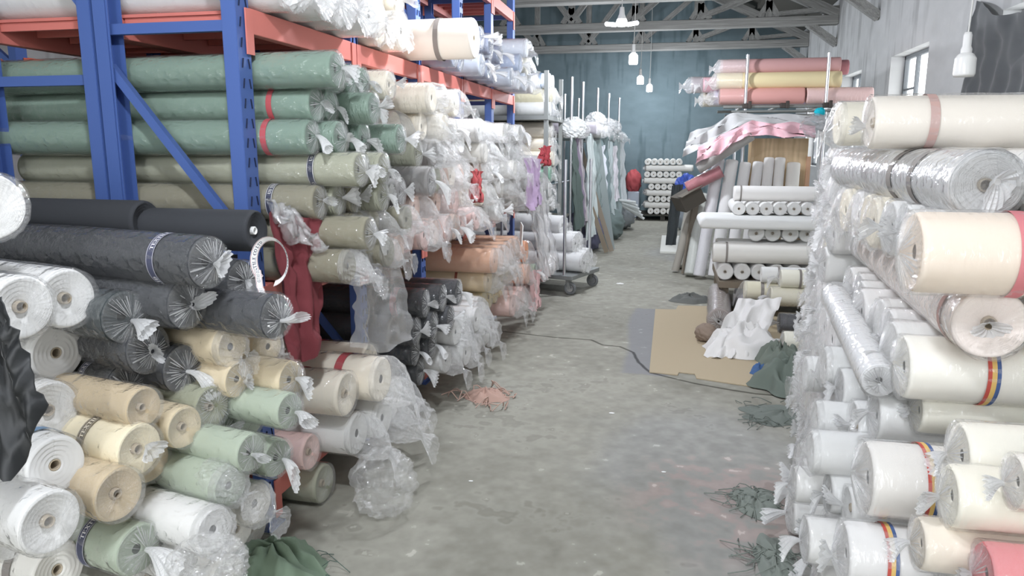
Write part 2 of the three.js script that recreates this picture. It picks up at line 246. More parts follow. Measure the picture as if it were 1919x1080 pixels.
// trusses of cast concrete: chords, posts with flared feet, crossing diagonals
const CH = 3.72, roofY = x => EAVE + (RIDGE - EAVE) * (1 - Math.abs(x - XM) / (XR - XM));
[2.6, -0.3, -3.2, -6.1, -9.0, -11.75, -14.55, -17.5].forEach((z, n) => {
  const t = new THREE.Group(); t.name = numbered('roof_truss'); t.userData = { kind: 'structure' }; t.position.set(0, 0, z); scene.add(t);
  mesh('bottom_chord', rbox(XR - XL, 0.16, 0.18, XM, CH + 0.08, 0, 0.02), M.concrete, t);
  const yTop = x => EAVE - 0.12 + (RIDGE - EAVE) * (1 - Math.abs(x - XM) / (XR - XM)) - 0.12;
  for (const e of [XL, XR]) mesh('top_chord', bar([e, yTop(e) - 0.02, 0], [XM, yTop(XM), 0], 0.16, 0.16), M.concrete, t);
  const xs = []; for (let k = 0; k <= 8; k++) xs.push(XL + (XR - XL) * k / 8);
  xs.slice(1, -1).forEach((x, k) => {
    mesh('web_post', [box(0.11, yTop(x) - CH - 0.1, 0.13, x, (yTop(x) + CH + 0.1) / 2, 0), bar([x - 0.16, CH + 0.16, 0], [x, CH + 0.42, 0], 0.13, 0.1), bar([x + 0.16, CH + 0.16, 0], [x, CH + 0.42, 0], 0.13, 0.1)], M.concrete, t);
  });
  for (let k = 1; k < 7; k++) { const a = xs[k], b = xs[k + 1]; mesh('web_diagonal', bar([k < 4 ? b : a, CH + 0.2, 0.02], [k < 4 ? a : b, yTop(k < 4 ? a : b) - 0.1, 0.02], 0.1, 0.1), M.concrete, t); }
  for (const k of [0, 7]) mesh('web_diagonal', bar([xs[k ? 7 : 1], CH + 0.2, 0], [xs[k ? 8 : 0], CH + 0.28, 0], 0.1, 0.08), M.concrete, t);
  for (const e of [-1, 1]) mesh('corbel', bar([e < 0 ? XL : XR, CH - 0.32, 0], [e < 0 ? XL + 0.5 : XR - 0.5, CH + 0.04, 0], 0.14, 0.12), M.concrete, t);
});
// ---------------------------------------------------------------- lamps over the aisle
function lampBulb(x, y, z, lit, label, power = LAMP.bulb) {
  const t = thing('hanging_bulb_lamp', label, 'lamp', [x, y, z], lit ? 'lit lamps over the aisle' : undefined);
  mesh('cable', tube([[0, 0.2, 0], [0.01, 0.6, 0.005], [0, roofY(x) - y, 0]], 0.006, 6), M.cord, t);
  mesh('socket', new THREE.LatheGeometry([[0.001, 0.21], [0.02, 0.21], [0.026, 0.19], [0.026, 0.12], [0.034, 0.1], [0.034, 0.07]].map(p => new THREE.Vector2(...p)), 20), M.white, t);
  const bm = lit ? std(0xffffff, 0.4, { emissive: LAMP.color, emissiveIntensity: 6 }) : std(0xf3f3f0, 0.25);
  mesh('bulb', new THREE.LatheGeometry([[0.03, 0.08], [0.05, 0.066], [0.066, 0.04], [0.068, -0.06], [0.06, -0.078], [0.001, -0.082]].map(p => new THREE.Vector2(...p)), 24), bm, t);
  if (lit) { const l = new THREE.PointLight(LAMP.color, power, 0, 2); l.position.set(x, y - 0.14, z); l.castShadow = true; l.shadow.radius = 4; scene.add(l); }
}
lampBulb(-0.609, 2.9, -11.58, true, 'second lit bulb hanging on a wire over the aisle');
lampBulb(-0.652, 2.9, -15.15, true, 'third lit bulb over the aisle, towards the blue wall');
lampBulb(-0.537, 2.9, -17.17, true, 'smallest lit bulb, farthest down the aisle by the blue wall');
for (const z of [-4.6, -1.0, 2.0]) lampBulb(-0.58, 3.1, z, true, z < -4 ? 'lit bulb hanging above the aisle by the cart' : z < 0 ? 'lit bulb hanging above the middle of the aisle' : 'lit bulb hanging near the loading door', LAMP.near);
lampBulb(1.9, 2.15, -5.715, false, 'unlit white cylindrical bulb hanging before the right wall');
{
  const t = thing('wing_lamp', 'lit two-winged lamp hanging nearest under the roof truss', 'lamp', [-0.575, 2.9, -8.39], 'lit lamps over the aisle');
  mesh('cable', tube([[0, 0.16, 0], [0, 0.6, 0], [0, roofY(-0.575) - 2.9, 0]], 0.006, 6), M.cord, t);
  const glow = std(0xffffff, 0.4, { emissive: LAMP.color, emissiveIntensity: 5 });
  mesh('socket', new THREE.LatheGeometry([[0.001, 0.17], [0.024, 0.17], [0.03, 0.1], [0.05, 0.05]].map(p => new THREE.Vector2(...p)), 18), M.white, t);
  mesh('hub', new THREE.LatheGeometry([[0.001, 0.06], [0.05, 0.05], [0.06, 0.02], [0.05, -0.02], [0.001, -0.03]].map(p => new THREE.Vector2(...p)), 18), glow, t);
  for (const s of [-1, 1]) mesh('wing', new RoundedBoxGeometry(0.13, 0.04, 0.06, 3, 0.018).rotateZ(s * 0.12).translate(s * 0.115, 0, 0), glow, t);
  const l = new THREE.PointLight(LAMP.color, LAMP.tube, 0, 2); l.position.set(-0.575, 2.8, -8.39); l.castShadow = true; l.shadow.radius = 5; scene.add(l);
}
// ---------------------------------------------------------------- pallet racks
// legs along x, frames along z; each level has beams, brackets and deck panels
function rack(label, xs, zs, H, levels, beamMat, detail, cross = [0.35, 1.2, 2.06, 2.9], diag = [0.4, 1.24, 2.12]) {
  const t = thing('storage_rack', label, 'rack');
  const w = 0.055, d = 0.09, th = 0.004;
  zs.forEach((z, n) => {
    xs.forEach((x, k) => {
      const s = k % 2 ? -1 : 1;   // the open side of each leg faces its partner
      const u = mesh('upright', [box(th, H, d, x + s * (w / 2), H / 2, z), box(w, H, th, x, H / 2, z + d / 2), box(w, H, th, x, H / 2, z - d / 2), box(0.014, H, th, x - s * (w / 2), H / 2, z + d / 2 - 0.007).translate(0, 0, 0)], M.blue, t);
      mesh('foot_plate', box(0.1, 0.006, 0.12, x, 0.003, z), M.blue, u);
      if (detail && n < 4 && s > 0) { const g = []; for (let y = 0.12; y < H - 0.05; y += 0.075) for (const e of [-1, 1]) g.push(bar([x + w / 2 + 0.0024, y - 0.018, z + e * 0.022 + 0.004 * e], [x + w / 2 + 0.0024, y + 0.018, z + e * 0.022 - 0.004 * e], 0.011, 0.001).translate(0, 0, 0)); mesh('slots', g, M.slot, u); }
    });
    for (let k = 0; k + 1 < xs.length; k += 2) {
      const [a, b] = [xs[k], xs[k + 1]];
      for (const y of cross) if (y < H) mesh('cross_brace', bar([a, y, z], [b, y, z], 0.03, 0.04), M.blue, t);
      for (const y of diag) if (y + 0.75 < H) mesh('diagonal_brace', bar([a, y + (y === 1.24 ? -0.02 : 0), z + 0.01], [b, y + 0.68, z + 0.01], 0.03, 0.035), M.blue, t);
    }
  });
  for (let n = 0; n + 1 < zs.length; n++) for (const y of levels) {
    const z0 = zs[n], z1 = zs[n + 1];
    for (let k = 0; k < xs.length; k++) {
      const s = k % 2 ? -1 : 1, x = xs[k] + s * 0.012;
      const b = mesh('beam', rbox(0.045, 0.095, z0 - z1 - 0.095, x, y - 0.0475, (z0 + z1) / 2, 0.004), beamMat, t);
      for (const [zz, e] of [[z0, -1], [z1, 1]]) mesh('bracket', box(0.006, 0.17, 0.05, x + s * 0.026, y - 0.09, zz + e * 0.03), beamMat, b);
    }
    for (let k = 0; k + 1 < xs.length; k += 2) {
      const [a, b] = [xs[k], xs[k + 1]], m = 5, st = (z0 - z1 - 0.1) / m;
      for (let i = 0; i < m; i++) mesh('deck_panel', [box(a - b - 0.02, 0.012, st - 0.03, (a + b) / 2, y - 0.008, z0 - 0.05 - st * (i + 0.5)), box(a - b - 0.03, 0.035, 0.02, (a + b) / 2, y - 0.03, z0 - 0.05 - st * (i + 0.2))], beamMat, t);
    }
  }
  return t;
}
const RZ = [-2.7, -3.74, -4.76, -5.78, -6.8, -7.75];
rack('blue rack with red shelf beams facing the aisle on the left', [-1.643, -2.2], RZ, 3.7, [0.21, 1.05, 2.13, 2.95], M.red, true);
rack('blue rack standing back to back behind the red-beamed aisle rack', [-2.27, -2.8], RZ, 3.7, [0.21, 1.05, 2.13, 2.95], M.red, false, [0.35, 1.2, 1.87, 2.9], [0.4, 2.12]);
rack('tall blue rack with orange beams far behind the left racks', [-4.3, -5.1], [-4.4, -6.4, -8.4, -10.4], 3.7, [1.1, 2.2, 3.1], M.orange, false);

// ---------------------------------------------------------------- the heap of rolls on the floor before the rack, near left
const COL = { black: 0x34363a, blackgreen: 0x30383a, white: 0xf2f1ee, cream: 0xefe3c4, beige: 0xd8c8a8, tan: 0xcbb898, olive: 0x9a9c85, sage: 0xa9b4a1, greenDk: 0x7d9485, sageGrey: 0xa6a793, taupe: 0x8f8a75, peach: 0xeecfc0, pink: 0xf0cfc8, ivory: 0xf3ead9, grey: 0x9b9896, offwhite: 0xe9e6df };
const NW = { black: 'black', blackgreen: 'black', white: 'white', cream: 'cream', beige: 'beige', tan: 'tan', olive: 'olive', sage: 'sage_green', greenDk: 'green', sageGrey: 'sage_grey', taupe: 'taupe', peach: 'peach', pink: 'pale_pink', ivory: 'ivory', grey: 'grey', offwhite: 'off_white' };
const nm = c => NW[c] + '_fabric_roll';
const YL = 13;
// [x, y, z, r, colour, end, band, label, extra]
const NEARLEFT = [
  [-1.617, 1.208, -2.126, .075, 'black', 'tied', ['text', .12], 'black wrapped roll with printed tape below the bare black roll'],
  [-1.33, 1.27, -1.948, .075, 'black', 'tied', ['text', .13], 'black wrapped roll with a white knot right of the taped one', { yaw: 20 }],
  [-1.734, 1.357, -2.22, .07, 'black', 'bare', null, 'bare unwrapped black roll on top with its dark core showing', { coreMat: M.coreDark, yaw: 4 }],
  [-1.348, 1.329, -2.259, .07, 'black', 'bare', null, 'bare black roll with a white core tube beside the blue post', { coreMat: M.white, yaw: 0 }],
  [-1.567, 1.112, -1.87, .075, 'blackgreen', 'tied', null, 'black wrapped roll with a wide bow tail beside the white rolls'],
  [-1.429, 1.135, -1.971, .075, 'black', 'tied', null, 'black wrapped roll with knot, right of the bow-tailed roll'],
  [-1.543, 1.0, -1.925, .075, 'black', 'tied', null, 'black wrapped roll with bright knot in the middle of the blacks'],
  [-1.494, .913, -2.016, .075, 'black', 'tied', null, 'lowest black wrapped roll, just above the tan roll'],
  [-1.629, .877, -1.922, .07, 'black', 'tied', ['text', .1], 'black wrapped roll with faint tape above the cream roll', { yaw: 16 }],
  [-1.55, .953, -2.249, .065, 'black', 'tied', null, 'half hidden black roll left of the beige bags'],
  [-1.381, 1.167, -2.201, .07, 'black', 'tied', null, 'black wrapped roll under the curled selvedge strap'],
  [-1.187, 1.086, -2.067, .07, 'black', 'tied', null, 'rightmost black wrapped roll beside the dark red cloth'],
  [-1.7, 1.452, -1.609, .085, 'white', 'taut', null, 'topmost white roll cut by the left edge'],
  [-1.656, 1.188, -1.617, .085, 'white', 'taut', null, 'white roll end above the black gauze, left of a pair'],
  [-1.656, 1.182, -1.766, .085, 'white', 'taut', null, 'white roll end beside the bow-tailed black roll'],
  [-1.777, .997, -1.836, .085, 'white', 'open', ['blue', .06], 'white roll with a blue tape, upper of two', { yaw: 22 }],
  [-1.687, .872, -1.696, .085, 'white', 'taut', null, 'white roll end under the upper blue-taped roll'],
  [-1.554, .779, -1.56, .08, 'white', 'open', ['blue', .07], 'white roll with a blue tape left of the cream roll', { yaw: 30 }],
  [-1.456, .698, -1.425, .08, 'white', 'taut', null, 'white roll with a paper tab left of the tan roll', { yaw: 24 }],
  [-1.704, .58, -1.552, .08, 'white', 'taut', null, 'white roll end low in the left corner', { yaw: 24 }],
  [-1.615, .453, -1.588, .08, 'offwhite', 'open', ['grey', .08], 'off-white roll with a grey tape in the bottom corner', { yaw: 30 }],
  [-1.713, .918, -1.561, .085, 'white', 'taut', null, 'white roll end half under the black gauze'],
  [-1.845, 1.016, -1.701, .085, 'white', 'taut', null, 'white roll hidden behind the black gauze'],
  [-1.441, .762, -1.733, .075, 'cream', 'taut', ['brown', .13], 'pale cream roll with brown printed tape in the near heap', { tail: .5, yaw: 14 }],
  [-1.43, .679, -1.625, .075, 'tan', 'taut', null, 'tan roll with layered end below the taped cream roll', { yaw: 18 }],
  [-1.497, .68, -1.84, .07, 'tan', 'taut', null, 'tan roll tucked behind the taped cream roll'],
  [-1.448, .872, -1.773, .06, 'tan', 'taut', null, 'small tan roll under the lowest black rolls'],
  [-1.418, .766, -1.903, .065, 'beige', 'taut', null, 'beige roll end right of the small tan roll'],
  [-1.364, .97, -2.096, .065, 'beige', 'loose', null, 'beige bagged roll right of the black rolls', { drop: .6 }],
  [-1.346, .864, -2.09, .06, 'beige', 'tied', null, 'beige roll under the other beige bagged roll'],
  [-1.213, .842, -2.184, .065, 'beige', 'tied', null, 'beige roll with a knot beside the red-taped cream rolls'],
  [-1.351, .918, -2.3, .06, 'beige', 'loose', null, 'beige bagged roll under the rightmost black roll', { drop: .7 }],
  [-1.399, .792, -2.016, .07, 'olive', 'taut', null, 'olive roll with a netted ring end'],
  [-1.383, .689, -2.207, .065, 'sage', 'taut', null, 'sage roll under the lower beige roll'],
  [-1.172, .77, -2.092, .06, 'sage', 'tied', null, 'sage roll with a long knot left of the white bags'],
  [-1.42, .685, -2.085, .06, 'sage', 'tied', null, 'small sage roll below the netted olive roll'],
  [-1.224, .687, -1.938, .06, 'sage', 'tied', null, 'sage roll right of the clear wadded film'],
  [-1.236, .596, -2.11, .065, 'sage', 'tied', null, 'lowest sage roll above the blue rack foot'],
  [-1.436, .483, -1.683, .075, 'sage', 'tied', ['text', .12], 'mint green roll with printed tape at the bottom left', { yaw: 18 }],
  [-1.73, .383, -2.206, .075, 'olive', 'tied', null, 'olive roll behind the tan rolls'],
  [-1.452, .481, -1.932, .075, 'olive', 'tied', null, 'olive roll with a veined end above the film heap'],
  [-1.462, .589, -2.038, .07, 'olive', 'loose', null, 'olive roll in a loose crumpled bag', { drop: .8 }],
  [-1.262, .601, -1.879, .065, 'sage', 'loose', null, 'sage roll in a loose bag near the rack foot', { drop: .8 }],
  [-1.269, .472, -2.022, .07, 'offwhite', 'loose', null, 'off-white bagged roll left of the blue rack foot', { drop: .7 }],
  [-1.405, .398, -1.799, .07, 'white', 'loose', null, 'white bagged roll right of the mint roll', { drop: .8 }],
  [-1.248, .518, -1.767, .07, 'white', 'loose', null, 'white bagged roll in the wadded film', { drop: .8 }],
];
NEARLEFT.forEach(([x, y, z, r, c, end, band, label, e = {}], i) => roll({ p: [x, y, z], r, c: COL[c], end, band, label, name: nm(c), group: 'rolls heaped before the left rack', len: 1.5, q: 2, ...e, yaw: e.yaw === 0 || e.yaw === 4 ? e.yaw : YL + ((i * 37) % 5 - 2) * 0.8 + (c === 'white' ? 2 : 0) }));
for (let i = 0; i < 7; i++) for (let k = 0; k < 2; k++) if (!(k && i === 6)) roll({ p: [-1.5 - 0.05 * ((i * 3) % 4), 0.085 + k * 0.145, -1.52 - i * 0.165 - k * 0.08], r: 0.083, c: COL.offwhite, end: 'taut', label: 'off-white wrapped roll in the bottom rows under the near left heap', name: 'off_white_fabric_roll', group: 'bottom rows of the near left heap', yaw: YL, len: 1.5, q: 0 });
// ---------------------------------------------------------------- rolls on the middle shelf of the left rack
{
  const bays = [
    { z0: -2.83, n: 6, dz: 0.148, r: 0.07, rows: 7, cols: [['taupe', 'taupe', 'taupe', 'sageGrey', 'greenDk', 'greenDk', 'greenDk'], ['taupe', 'taupe', 'sageGrey', 'sageGrey', 'greenDk', 'greenDk', 'greenDk'], ['taupe', 'taupe', 'taupe', 'sageGrey', 'greenDk', 'greenDk', 'greenDk'], ['taupe', 'taupe', 'sageGrey', 'sageGrey', 'greenDk', 'greenDk', 'greenDk'], ['peach', 'taupe', 'grey', 'greenDk', 'greenDk', 'greenDk', 'greenDk'], ['pink', 'peach', 'grey', 'greenDk', 'greenDk', 'greenDk', 'ivory']] },
    { z0: -3.88, n: 5, dz: 0.165, r: 0.079, rows: 6, cols: [['pink', 'peach', 'grey', 'sageGrey', 'ivory', 'ivory'], ['peach', 'pink', 'peach', 'grey', 'ivory', 'ivory'], ['pink', 'peach', 'sageGrey', 'grey', 'ivory', 'ivory'], ['peach', 'pink', 'peach', 'offwhite', 'ivory', 'ivory'], ['pink', 'peach', 'ivory', 'offwhite', 'offwhite', 'ivory']] },
    { z0: -4.9, n: 5, dz: 0.165, r: 0.079, rows: 5, cols: [['pink', 'ivory', 'peach', 'offwhite', 'offwhite'], ['peach', 'ivory', 'offwhite', 'offwhite', 'white'], ['pink', 'offwhite', 'peach', 'white', 'white'], ['white', 'ivory', 'white', 'offwhite', 'white'], ['white', 'white', 'offwhite', 'white', 'offwhite']] },
    { z0: -5.93, n: 5, dz: 0.165, r: 0.079, rows: 5, cols: [['white', 'offwhite', 'white', 'white', 'offwhite'], ['white', 'white', 'offwhite', 'white', 'white'], ['offwhite', 'white', 'white', 'white', 'offwhite'], ['white', 'offwhite', 'grey', 'white', 'white'], ['offwhite', 'white', 'white', 'offwhite', 'white']] },
    { z0: -6.95, n: 4, dz: 0.18, r: 0.083, rows: 3, cols: [['white', 'offwhite', 'ivory'], ['offwhite', 'white', 'white'], ['white', 'white', 'ivory'], ['white', 'offwhite', 'white']] },
  ];
  const WORD = { taupe: 'taupe', sageGrey: 'sage grey', greenDk: 'dusty green', peach: 'peach', pink: 'pale pink', grey: 'grey', ivory: 'ivory', offwhite: 'off-white', white: 'white' };
  const bayName = ['bay nearest the black rolls', 'second bay from the near post', 'third bay of the rack', 'fourth bay of the rack', 'last bay before the cart'];
  const rng = rngOf(404);
  // how far chosen ends in the first bay stand out over the aisle
  const OUT = { '0,4': -1.42, '0,5': -1.43, '0,6': -1.3, '1,6': -1.36, '0,3': -1.25, '0,2': -1.4, '0,1': -1.22, '0,0': -1.28, '1,3': -1.3 };
  bays.forEach((b, bi) => {
    for (let i = 0; i < b.n; i++) for (let k = 0; k < b.rows; k++) {
      const c = b.cols[i][k], odd = k % 2, dy = Math.min(b.r * 1.86, 0.137 + (b.r - 0.07) * 1.8);
      const z = b.z0 - b.dz * i - (odd ? b.dz * 0.5 : 0); if (odd && i === b.n - 1) continue;
      const y = 1.053 + b.r + dy * k, x = OUT[`${i},${k}`] && bi === 0 ? OUT[`${i},${k}`] : -1.36 + (rng() - 0.5) * 0.2;
      const loose = bi === 0 ? (k < 2 && (i > 1 || k < 1)) : rng() < 0.7;
      const band = bi === 0 && i < 2 ? (c === 'greenDk' ? (k === 4 || k === 5 ? ['red', 0.16, 0.025] : null) : c === 'sageGrey' || (c === 'taupe' && k === 2) ? ['paper', 0.17, 0.03] : null) : null;
      roll({ p: [x, y, z], r: b.r * 0.985, c: COL[c], end: loose ? 'loose' : 'tied', band, q: bi < 2 ? 2 : 1, yaw: (rng() - 0.5) * 4, len: 1.62, sleeve: bi === 0 && i === 0 ? 1.6 : 0.45, drop: 0.9, long: 1.0 + 0.8 * rng(),
        name: nm(c), group: `rolls on the middle shelf, ${bayName[bi]}`, label: `${WORD[c]} roll, ${ORD[i + 1]} column in, ${ORD[k + 1]} row up, middle shelf, ${bayName[bi].replace(' of the rack', '').replace(' from the near post', '')}` });
    }
  });
  // red and lavender cloth pieces hanging among the bags are built further down
}
// ---------------------------------------------------------------- top shelf of the left rack
[[-2.86, 0.1], [-3.08, 0.105], [-3.32, 0.1], [-3.56, 0.1]].forEach(([z, r], i) => roll({ p: [-1.5 + 0.05 * (i % 2), 2.135 + r, z], r, c: COL.white, end: 'loose', film: M.milky, q: 2, drop: 0.5, long: 0.8, name: 'white_fabric_roll', len: 1.5, group: 'white rolls on the top shelf', label: `white bagged roll on the top shelf above the green rolls, ${ORD[i + 1]} from the near post` }));
[[-1.55, 2.245, -3.92, .105, 'loose', 'white bagged roll at the start of the second top shelf bay'], [-1.5, 2.245, -4.14, .105, 'loose', 'white bagged roll left of the big grey-taped cream roll'],
  [-1.6, 2.425, -4.02, .105, 'taut', 'white roll stacked on two bagged rolls on the top shelf', ['grey', .2, .02]], [-1.56, 2.44, -4.24, .1, 'tied', 'white knotted roll stacked beside another on the top shelf']].forEach(([x, y, z, r, end, label, band]) => roll({ p: [x, y, z], r, c: COL.ivory, end, band, film: end === 'loose' ? M.milky : M.clear, drop: .4, long: .6, q: 2, name: 'white_fabric_roll', group: 'white rolls on the top shelf', label }));
roll({ p: [-1.2, 2.256, -4.6], r: .12, c: 0xf1ebe0, end: 'open', noSleeve: true, band: ['grey', .2, .03], q: 2, len: 1.4, name: 'cream_fabric_roll', group: 'white rolls on the top shelf', label: 'big cream roll with a grey band on the top shelf' });
{
  const rng = rngOf(77); let n = 0;
  for (const [y, zs] of [[2.215, [-5.0, -5.3, -5.62, -5.95, -6.3, -6.62]], [2.39, [-5.5, -5.85, -6.2, -6.5]]]) for (const z of zs) { n++; roll({ p: [-1.5 + rng() * .12, y, z], r: .08, c: n % 3 ? 0x8d94a6 : 0xb9c0cc, end: 'tied', tail: 1.5, q: 1, name: 'blue_grey_fabric_roll', group: 'knotted rolls on the top shelf', label: `blue-grey roll with a white knot on the top shelf, ${ORD[n]} past the big cream roll` }); }
  [[-1.5, 2.69, -7.1, .085, 0xd4dbe6, 'open', ['blue', .08]], [-1.42, 2.22, -7.0, .085, 0xdfe3ea, 'tied'], [-1.4, 2.22, -7.25, .085, 0xcfd5de, 'tied'], [-1.38, 2.22, -7.5, .085, 0xe2e4e6, 'loose'], [-1.42, 2.38, -7.1, .085, 0xb9c4d8, 'tied'], [-1.4, 2.38, -7.36, .085, 0xe6e2d2, 'loose'], [-1.38, 2.53, -7.22, .085, 0xdfe3ea, 'loose']].forEach(([x, y, z, r, c, end, band], i) => { if (i) roll({ p: [x, y, z], r, c, end, band, q: 1, name: 'pale_fabric_roll', group: 'pale rolls at the far end of the top shelf', label: `pale roll at the far end of the top shelf, ${ORD[i]} of the stack` }); });
}
// ---------------------------------------------------------------- bottom shelf of the left rack
[[-1.37, .53, -2.95, .1, 'ivory', 'taut', ['red', .2, .04], 'cream roll with a red tape beside the sage rolls, left of three'], [-1.29, .535, -3.17, .105, 'ivory', 'loose', ['red', .16, .04], 'cream roll with a red tape, middle and foremost of three'], [-1.45, .535, -3.4, .1, 'ivory', 'taut', ['red', .25, .04], 'cream roll with a red tape at the back of three'],
  [-1.36, .315, -3.03, .098, 'white', 'loose', null, 'white roll in clear film under the red-taped cream rolls'], [-1.32, .315, -3.24, .098, 'white', 'loose', null, 'white roll in a big drooping clear bag above the floor'], [-1.36, .315, -3.45, .098, 'white', 'loose', null, 'white bagged roll behind the drooping clear bag'], [-1.4, .31, -3.63, .085, 'white', 'loose', null, 'white bagged roll last of the lower row in the first bay'],
  [-1.5, .29, -2.84, .08, 'pink', 'taut', null, 'pale pink roll on the lowest red beam by the rack foot'], [-1.5, .092, -2.95, .09, 'sageGrey', 'taut', null, 'olive grey roll in the shadow under the lowest shelf'],
].forEach(([x, y, z, r, c, end, band, label]) => roll({ p: [x, y, z], r, c: COL[c], end, band, q: 2, drop: 1.2, long: 1.7, yaw: 3, name: nm(c), group: 'rolls on the bottom shelf, first bay', label }));
for (let i = 0; i < 3; i++) for (let k = 0; k < 4; k++) {
  const bl = [[-1.47, .295], [-1.42, .44], [-1.38, .585], [-1.35, .73]][k]; if (k < 2 && i > 1) continue;
  roll({ p: [bl[0] + .05 * ((i * 7 + k * 3) % 3), bl[1], -3.9 - i * .17 - (k % 2) * .085], r: .08, c: COL.black, end: i === 0 && k === 0 ? 'open' : 'tied', noSleeve: false, band: (i + k) % 3 === 0 ? ['red', .14, .04] : null, q: 2, name: 'black_fabric_roll', group: 'black rolls on the bottom shelf', label: `black roll on the bottom shelf past the void, ${ORD[i + 1]} in, ${ORD[k + 1]} row up` });
}
for (let i = 0; i < 5; i++) for (let k = 0; k < 2; k++) roll({ p: [-1.33 + .04 * ((i * 5 + k) % 3), .3 + k * .16, -4.33 - i * .18 - k * .09], r: .085, c: COL.white, end: 'loose', film: M.bag, q: 2, drop: 1.1, long: 1.4, yaw: 4, name: 'white_fabric_roll', group: 'white bagged rolls on the bottom shelf', label: `white bagged roll drooping from the bottom shelf, ${ORD[i + 1]} past the blacks, ${k ? 'upper' : 'lower'} row` });
{
  const rows = [[.5, 0xeadcb8, 'cream', 'cream'], [.66, 0xe4d0ac, 'beige', 'beige'], [.82, 0xd3a88c, 'tan', 'tan']];
  for (let i = 0; i < 5; i++) rows.forEach(([y, c, w, n], k) => roll({ p: [-1.36 + .05 * ((i * 3 + k) % 3) + k * .02, y + (k ? .03 : 0) - .05, -5.2 - i * .2 - (k % 2) * .1], r: .09, c, end: k ? 'loose' : 'taut', band: i === 0 && k === 1 ? ['wine', .22, .02] : null, q: 1, len: 1.7, drop: .8, name: `${n}_fabric_roll`, group: 'tan and cream rolls on the bottom shelf', label: `${w} roll stacked on the bottom shelf behind the blue posts, ${ORD[i + 1]} in, ${['lower', 'middle', 'upper'][k]} row` }));
  for (let i = 0; i < 4; i++) { roll({ p: [-1.25, .3, -6.0 - i * .2], r: .09, c: COL.pink, end: 'loose', q: 1, name: 'pink_fabric_roll', group: 'pink rolls on the bottom shelf', label: `pale pink bagged roll low on the far bottom shelf, ${ORD[i + 1]} inward` }); }
  roll({ p: [-1.26, .68, -6.6], r: .1, c: 0xef9a5e, end: 'loose', film: M.clear, q: 1, name: 'orange_fabric_roll', label: 'orange bagged roll end beside the cart' });
  roll({ p: [-1.22, .49, -6.5], r: .09, c: 0xe7bda8, end: 'loose', q: 1, name: 'salmon_fabric_roll', label: 'salmon bagged roll under the orange roll' });
  roll({ p: [-1.2, .47, -6.72], r: .08, c: 0xa9b7a6, end: 'tied', q: 1, name: 'sage_green_fabric_roll', label: 'grey green roll with a ruffled film under the salmon roll' });
}
